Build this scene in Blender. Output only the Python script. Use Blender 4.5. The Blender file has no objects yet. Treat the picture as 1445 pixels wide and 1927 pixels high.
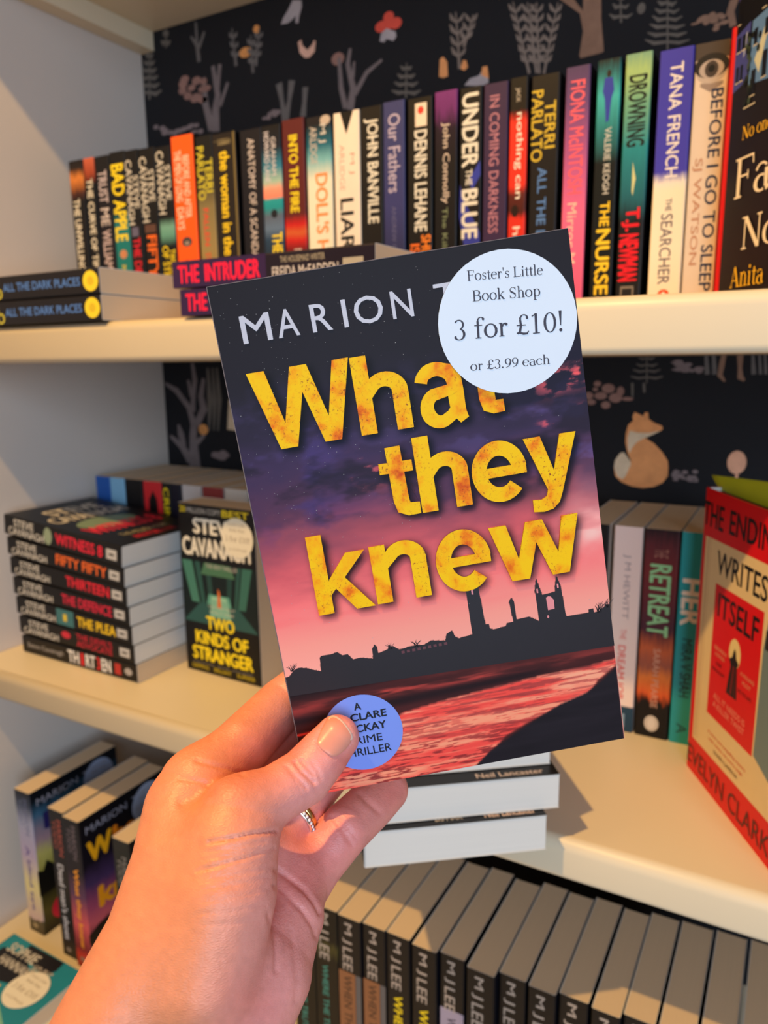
import bpy, math, random
import numpy as np
from mathutils import Matrix, Vector

scene = bpy.context.scene
COL = scene.collection
PI = math.pi
CZ = 1.45                      # camera height above the floor

def lin(c):
    return tuple((v/255/12.92) if v/255 <= .04045 else ((v/255+.055)/1.055)**2.4 for v in c[:3])

# ------------------------------------------------------------------ camera
FPX, YAW, PITCH, ROLL = 1424.29, .5078, .1978, -.0119
IMW, IMH = 1445, 1927
def camera_axes():
    f = np.array([-math.sin(YAW)*math.cos(PITCH), math.cos(YAW)*math.cos(PITCH), -math.sin(PITCH)])
    r = np.array([math.cos(YAW), math.sin(YAW), 0.]); u = np.cross(r, f)
    return math.cos(ROLL)*r+math.sin(ROLL)*u, -math.sin(ROLL)*r+math.cos(ROLL)*u, f
AR, AU, AF = camera_axes()
cam = bpy.data.cameras.new('camera'); camo = bpy.data.objects.new('camera', cam); COL.objects.link(camo)
cam.sensor_fit = 'HORIZONTAL'; cam.sensor_width = 36; cam.lens = 36*FPX/IMW
cam.clip_start = .01; cam.clip_end = 50
M = Matrix(((AR[0], AU[0], -AF[0], 0), (AR[1], AU[1], -AF[1], 0), (AR[2], AU[2], -AF[2], CZ), (0, 0, 0, 1)))
camo.matrix_world = M
cam.dof.use_dof = True; cam.dof.focus_distance = .283; cam.dof.aperture_fstop = 16.5
scene.camera = camo

# ------------------------------------------------------------------ light, world, exposure
scene.view_settings.view_transform = 'Standard'; scene.view_settings.look = 'None'
scene.view_settings.gamma = 1; scene.view_settings.use_curve_mapping = False
scene.view_settings.exposure = 0.0
world = bpy.data.worlds.new('world'); scene.world = world; world.use_nodes = True
bg = world.node_tree.nodes['Background']
bg.inputs[0].default_value = (1.0, .77, .60, 1); bg.inputs[1].default_value = .20

def lamp(kind, name, loc, target, energy, color, size, spread=None):
    l = bpy.data.lights.new(name, kind); l.energy = energy; l.color = color
    if kind == 'AREA': l.shape = 'RECTANGLE'; l.size, l.size_y = size
    else: l.shadow_soft_size = size
    if kind == 'SPOT': l.spot_size = spread; l.spot_blend = .6
    o = bpy.data.objects.new(name, l); COL.objects.link(o); o.location = loc
    o.rotation_euler = (Vector(target)-Vector(loc)).to_track_quat('-Z', 'Y').to_euler()
    return o
# warm ceiling spotlight in front of the bookcase, high above the photographer
lamp('SPOT', 'ceiling_spot_light', (-.55, -.22, CZ+1.15), (-.42, .6, CZ-.2), 86, (1, .62, .21), .018, math.radians(110))
# cool daylight from the shop window behind and to the right of the photographer
lamp('AREA', 'window_light', (1.0, -1.28, CZ+.18), (-.12, .25, CZ-.06), 38, (.58, .77, 1.0), (1.1, 1.4))

# ------------------------------------------------------------------ mesh helpers
def link(o, parent=None):
    COL.objects.link(o)
    if parent is not None: o.parent = parent
    return o
class MB:
    """collects vertices and faces with material slots and links them as one mesh object"""
    def __init__(s): s.v, s.f, s.m, s.mats = [], [], [], []
    def slot(s, mat):
        if mat not in s.mats: s.mats.append(mat)
        return s.mats.index(mat)
    def add(s, verts, faces, mat):
        b = len(s.v); k = s.slot(mat)
        s.v += [tuple(map(float, p)) for p in verts]
        for f in faces: s.f.append([i+b for i in f]); s.m.append(k)
    def box(s, lo, hi, mat):
        (a, b, c), (d, e, f) = lo, hi
        s.add([(a,b,c),(d,b,c),(d,e,c),(a,e,c),(a,b,f),(d,b,f),(d,e,f),(a,e,f)],
              [(3,2,1,0),(4,5,6,7),(0,1,5,4),(1,2,6,5),(2,3,7,6),(3,0,4,7)], mat)
    def build(s, name, parent=None, smooth=False):
        me = bpy.data.meshes.new(name); me.from_pydata(s.v, [], s.f)
        for m in s.mats: me.materials.append(m)
        me.polygons.foreach_set('material_index', s.m)
        if smooth: me.polygons.foreach_set('use_smooth', [True]*len(s.f))
        me.update()
        return link(bpy.data.objects.new(name, me), parent)
def empty(name, loc, rot=(0, 0, 0)):
    o = bpy.data.objects.new(name, None); o.empty_display_size = .02
    o.location = loc; o.rotation_euler = rot
    return link(o)
def tag(o, label, cat, group=None, kind=None):
    if label: o['label'] = label
    if cat: o['category'] = cat
    if group: o['group'] = group
    if kind: o['kind'] = kind
    return o

# ------------------------------------------------------------------ materials
_mats = {}
def mat(rgb, rough=.45, name='print', noise=.06, scale=60, sheen=0):
    key = (rgb, rough, name, noise, scale)
    if key in _mats: return _mats[key]
    m = bpy.data.materials.new(name); m.use_nodes = True; nt = m.node_tree; b = nt.nodes['Principled BSDF']
    c = lin(rgb)
    tc = nt.nodes.new('ShaderNodeTexCoord'); n = nt.nodes.new('ShaderNodeTexNoise'); n.inputs['Scale'].default_value = scale
    n.inputs['Detail'].default_value = 3
    nt.links.new(tc.outputs['Object'], n.inputs['Vector'])
    mx = nt.nodes.new('ShaderNodeMix'); mx.data_type = 'RGBA'
    mx.inputs[6].default_value = (*[v*(1-noise) for v in c], 1); mx.inputs[7].default_value = (*[min(1, v*(1+noise)) for v in c], 1)
    nt.links.new(n.outputs['Fac'], mx.inputs[0]); nt.links.new(mx.outputs[2], b.inputs['Base Color'])
    b.inputs['Roughness'].default_value = rough; b.inputs['Specular IOR Level'].default_value = .3
    _mats[key] = m
    return m
def ramp_mat(stops, rough=.4, name='printed_spine', blur=.0, noise=.0, axis=2, nscale=8):
    """printed colour bands along the height of the part (position 0 = bottom), with an optional cloudy break-up"""
    m = bpy.data.materials.new(name); m.use_nodes = True; nt = m.node_tree; b = nt.nodes['Principled BSDF']
    tc = nt.nodes.new('ShaderNodeTexCoord'); sep = nt.nodes.new('ShaderNodeSeparateXYZ')
    nt.links.new(tc.outputs['Generated'], sep.inputs[0])
    n = nt.nodes.new('ShaderNodeTexNoise'); n.inputs['Scale'].default_value = nscale; n.inputs['Detail'].default_value = 4
    nt.links.new(tc.outputs['Generated'], n.inputs['Vector'])
    ma = nt.nodes.new('ShaderNodeMath'); ma.operation = 'MULTIPLY_ADD'; ma.inputs[1].default_value = noise; 
    sub = nt.nodes.new('ShaderNodeMath'); sub.operation = 'SUBTRACT'; sub.inputs[1].default_value = .5
    nt.links.new(n.outputs['Fac'], sub.inputs[0]); nt.links.new(sub.outputs[0], ma.inputs[0])
    nt.links.new(sep.outputs[axis], ma.inputs[2])
    r = nt.nodes.new('ShaderNodeValToRGB'); cr = r.color_ramp
    stops = sorted(stops)
    while len(cr.elements) < len(stops): cr.elements.new(.5)
    for e, (p, c) in zip(cr.elements, stops): e.position = p; e.color = (*lin(c), 1)
    nt.links.new(ma.outputs[0], r.inputs[0]); nt.links.new(r.outputs[0], b.inputs['Base Color'])
    b.inputs['Roughness'].default_value = rough; b.inputs['Specular IOR Level'].default_value = .3
    return m
def page_mat(rgb, name):
    m = bpy.data.materials.new(name); m.use_nodes = True; nt = m.node_tree; b = nt.nodes['Principled BSDF']
    tc = nt.nodes.new('ShaderNodeTexCoord'); mp = nt.nodes.new('ShaderNodeMapping'); mp.inputs['Scale'].default_value = (4200, 6, 6)
    nt.links.new(tc.outputs['Object'], mp.inputs[0])
    n = nt.nodes.new('ShaderNodeTexNoise'); n.inputs['Scale'].default_value = 1; n.inputs['Detail'].default_value = 2
    nt.links.new(mp.outputs[0], n.inputs['Vector'])
    mx = nt.nodes.new('ShaderNodeMix'); mx.data_type = 'RGBA'; c = lin(rgb)
    mx.inputs[6].default_value = (*[v*.86 for v in c], 1); mx.inputs[7].default_value = (*[min(1, v*1.08) for v in c], 1)
    nt.links.new(n.outputs['Fac'], mx.inputs[0]); nt.links.new(mx.outputs[2], b.inputs['Base Color'])
    b.inputs['Roughness'].default_value = .8
    return m
PAGES = page_mat((216, 190, 156), 'cream_paper_edges')
PAGES_W = page_mat((226, 222, 214), 'white_paper_edges')
WHITE = mat((226, 209, 178), .38, 'white_gloss_paint', .02, 9)
PANEL = mat((212, 199, 187), .5, 'white_wall_paint', .02, 9)

# ------------------------------------------------------------------ lettering
_tc = {}
def text2d(body, bold=0., space=1.):
    """outline lettering from the built-in face: (verts, faces); bold thickens by overprinting"""
    k = (body, bold, space)
    if k in _tc: return _tc[k]
    cu = bpy.data.curves.new('lettering', 'FONT'); cu.body = body; cu.size = 1; cu.resolution_u = 3; cu.space_character = space
    o = bpy.data.objects.new('lettering', cu)
    me = bpy.data.meshes.new_from_object(o)
    v = np.array([(p.co.x, p.co.y) for p in me.vertices]); f = [list(p.vertices) for p in me.polygons]
    bpy.data.objects.remove(o); bpy.data.curves.remove(cu); bpy.data.meshes.remove(me)
    if bold:
        vs, fs = [], []
        for dx, dy in ((-bold, 0), (bold, 0), (0, bold*.6), (0, -bold*.6)):
            b = sum(len(a) for a in vs); vs.append(v+np.array([dx, dy])); fs += [[i+b for i in q] for q in f]
        lay = np.repeat(np.arange(4.), len(vs[0])); v, f = np.concatenate(vs), fs
    else: lay = np.zeros(len(v))
    lo, hi = v.min(0), v.max(0)
    v = np.column_stack([(v-lo)/np.maximum(hi-lo, 1e-6), lay])
    _tc[k] = (v, f, (hi-lo)[0]/(hi-lo)[1])
    return _tc[k]

def stroke(pts, widths, closed=False):
    """a pen stroke of varying width as a strip of quads"""
    p = np.array(pts, float); n = len(p); w = np.broadcast_to(np.asarray(widths, float), (n,))
    t = np.gradient(p, axis=0) if n > 2 else np.repeat((p[1:]-p[:1]), 2, 0)
    if n > 2:
        d = np.diff(p, axis=0); d /= np.linalg.norm(d, axis=1)[:, None]+1e-12
        t = np.vstack([d[:1], d[:-1]+d[1:], d[-1:]])
    t = t/(np.linalg.norm(t, axis=1)[:, None]+1e-12); nn = np.stack([-t[:, 1], t[:, 0]], 1)
    if n > 2:
        cosh = np.clip((nn[1:-1]*np.stack([-d[:-1, 1], d[:-1, 0]], 1)).sum(1), .5, 1)
        sc = np.ones(n); sc[1:-1] = 1/cosh
    else: sc = np.ones(n)
    a = p+nn*(w*sc/2)[:, None]; b = p-nn*(w*sc/2)[:, None]
    return np.vstack([a, b]), [[i, i+1, n+i+1, n+i] for i in range(n-1)]
def arc(cx, cy, rx, ry, a0, a1, n=14):
    return [(cx+rx*math.cos(math.radians(a)), cy+ry*math.sin(math.radians(a))) for a in np.linspace(a0, a1, n)]
def poly_faces(pts):
    from mathutils.geometry import tessellate_polygon
    return [list(t) for t in tessellate_polygon([[Vector((x, y, 0)) for x, y in pts]])]

# a small book-face alphabet with thick stems, thin joins and slab serifs (em = 1, capitals .66 high)
def _serif():
    TK, TN = .092, .034
    def V(x, y0, y1, w=TK): return stroke([(x, y0), (x, y1)], w)
    def Hh(x0, x1, y, w=TN): return stroke([(x0, y), (x1, y)], w)
    def SF(x, y, h=.1): return Hh(x-h, x+h, y+(TN/2 if y < .2 else -TN/2))
    def O(cx, cy, rx, ry, a0, a1, tk=TK, tn=TN):
        pts = arc(cx, cy, rx, ry, a0, a1, 22)
        ws = [tn+(tk-tn)*math.cos(math.radians(a))**2 for a in np.linspace(a0, a1, 22)]
        return stroke(pts, ws)
    def dot(x, y, r=.055): return np.array(arc(x, y, r, r, 0, 330, 12)), [list(range(12))]
    G = {}
    G['F'] = ([V(.14, 0, .66), SF(.14, 0), Hh(.03, .52, .643), stroke([(.5, .66), (.52, .5)], .03), Hh(.14, .4, .35), stroke([(.39, .42), (.39, .28)], .03)], .56)
    G['L'] = ([V(.14, 0, .66), SF(.14, 0), SF(.14, .66), Hh(.03, .54, .017), stroke([(.52, 0), (.55, .17)], .03)], .58)
    G['B'] = ([V(.14, 0, .66), Hh(.03, .3, .017), Hh(.03, .3, .643), Hh(.14, .32, .35), O(.3, .5, .18, .145, -90, 90), O(.32, .185, .21, .168, -90, 90)], .61)
    G['S'] = ([O(.27, .49, .17, .155, 30, 180, .05), stroke([(.105, .5), (.14, .41), (.27, .34), (.4, .26), (.425, .17)], [.06, .09, .1, .09, .06]), O(.26, .17, .17, .155, -170, 0, .05), stroke([(.43, .66), (.43, .48)], .026), stroke([(.09, .0), (.09, .2)], .026)], .53)
    G['N'] = ([V(.12, 0, .66, .04), SF(.12, 0, .08), Hh(.02, .2, .643), stroke([(.14, .64), (.56, .02)], .1), V(.58, 0, .66, .04), SF(.58, .66, .08)], .7)
    G['A'] = ([stroke([(.3, .66), (.1, .02)], .036), stroke([(.3, .66), (.54, .02)], .1), Hh(.18, .44, .22), SF(.1, 0, .08), SF(.54, 0, .1)], .64)
    G['o'] = ([O(.24, .225, .19, .215, 0, 360)], .49)
    G['a'] = ([O(.2, .32, .14, .115, 30, 170, .05), V(.33, .05, .34), O(.2, .125, .145, .125, 60, 300), stroke([(.3, .2), (.36, .02), (.44, .05)], [.06, .07, .03])], .45)
    G['c'] = ([O(.24, .225, .19, .215, 42, 318), dot(.36, .36, .045)], .43)
    G['e'] = ([O(.23, .225, .185, .215, 8, 318), Hh(.06, .41, .26)], .45)
    G['s'] = ([O(.19, .33, .12, .1, 30, 180, .045), stroke([(.075, .34), (.1, .28), (.19, .235), (.28, .18), (.3, .12)], [.045, .07, .075, .07, .045]), O(.18, .115, .12, .1, -170, 0, .045), stroke([(.31, .44), (.31, .32)], .022), stroke([(.06, .0), (.06, .13)], .022)], .37)
    G['t'] = ([V(.14, .07, .56, .08), Hh(.02, .28, .425), stroke([(.12, .1), (.15, .02), (.22, .01), (.29, .06)], [.07, .05, .04, .025])], .3)
    G['r'] = ([V(.12, 0, .43, .085), SF(.12, 0, .09), SF(.1, .45, .06), stroke([(.14, .3), (.2, .41), (.28, .42)], [.04, .05, .06]), dot(.29, .39, .048)], .35)
    G["'"] = ([stroke([(.09, .68), (.09, .46)], [.075, .03])], .18)
    G['i'] = ([V(.13, 0, .43, .085), SF(.13, 0, .1), SF(.1, .45, .06), dot(.13, .6, .055)], .27)
    G['l'] = ([V(.13, 0, .68, .085), SF(.13, 0, .1), SF(.1, .7, .06)], .27)
    G['k'] = ([V(.12, 0, .68, .085), SF(.12, 0, .1), SF(.09, .7, .06), stroke([(.14, .2), (.38, .43)], .036), stroke([(.2, .26), (.42, .02)], .085), SF(.42, 0, .08), SF(.38, .45, .08)], .5)
    G['h'] = ([V(.12, 0, .68, .085), SF(.12, 0, .1), SF(.09, .7, .06), O(.26, .29, .13, .155, 0, 150, .075), V(.39, 0, .3, .085), SF(.39, 0, .1)], .51)
    G['n'] = ([V(.12, 0, .44, .085), SF(.12, 0, .1), SF(.09, .45, .06), O(.26, .29, .13, .155, 0, 150, .075), V(.39, 0, .3, .085), SF(.39, 0, .1)], .51)
    G['p'] = ([V(.13, -.21, .44, .085), Hh(.03, .25, -.2), SF(.1, .45, .06), O(.27, .225, .17, .215, -165, 165)], .5)
    G['f'] = ([V(.15, 0, .56, .08), SF(.15, 0, .1), Hh(.03, .3, .425), O(.26, .55, .11, .13, 40, 180, .06), dot(.34, .62, .045)], .34)
    G['3'] = ([O(.22, .5, .14, .145, -70, 150, .07), O(.21, .185, .17, .175, -150, 80, .085), dot(.08, .1, .042)], .47)
    G['1'] = ([V(.23, 0, .66, .085), SF(.23, 0, .12), stroke([(.23, .64), (.09, .57)], .04)], .47)
    G['0'] = ([O(.235, .325, .175, .315, 0, 360)], .47)
    G['9'] = ([O(.235, .44, .165, .2, 0, 360), stroke([(.4, .44), (.38, .25), (.27, .1), (.09, .01)], [.085, .08, .06, .03])], .47)
    G['£'] = ([O(.31, .5, .13, .145, 20, 180, .07), stroke([(.18, .5), (.2, .3), (.16, .12), (.08, .03)], [.07, .085, .08, .04]), Hh(.05, .37, .31), dot(.42, .54, .045), stroke([(.04, .06), (.12, .08), (.28, .03), (.4, .03), (.46, .11)], [.03, .06, .075, .06, .03])], .49)
    G['!'] = ([stroke([(.13, .68), (.13, .2)], [.1, .035]), dot(.13, .055, .058)], .27)
    G['.'] = ([dot(.1, .055, .055)], .23)
    G[' '] = ([], .24)
    return G
SERIF = _serif()
def serif2d(body):
    vs, fs, x, b, ly = [], [], 0., 0, 0
    for ch in body:
        ly = 0
        parts, adv = SERIF[ch]
        for v, f in parts:
            vs.append(np.column_stack([np.asarray(v)+np.array([x, 0]), np.full(len(v), float(ly))])); ly += 1; fs += [[i+b for i in q] for q in f]; b += len(v)
        x += adv
    v = np.concatenate(vs); lo, hi = v.min(0), v.max(0); lo[2], hi[2] = 0, 1
    return (v-lo)/(hi-lo), fs, (hi-lo)[0]/(hi-lo)[1]
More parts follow.
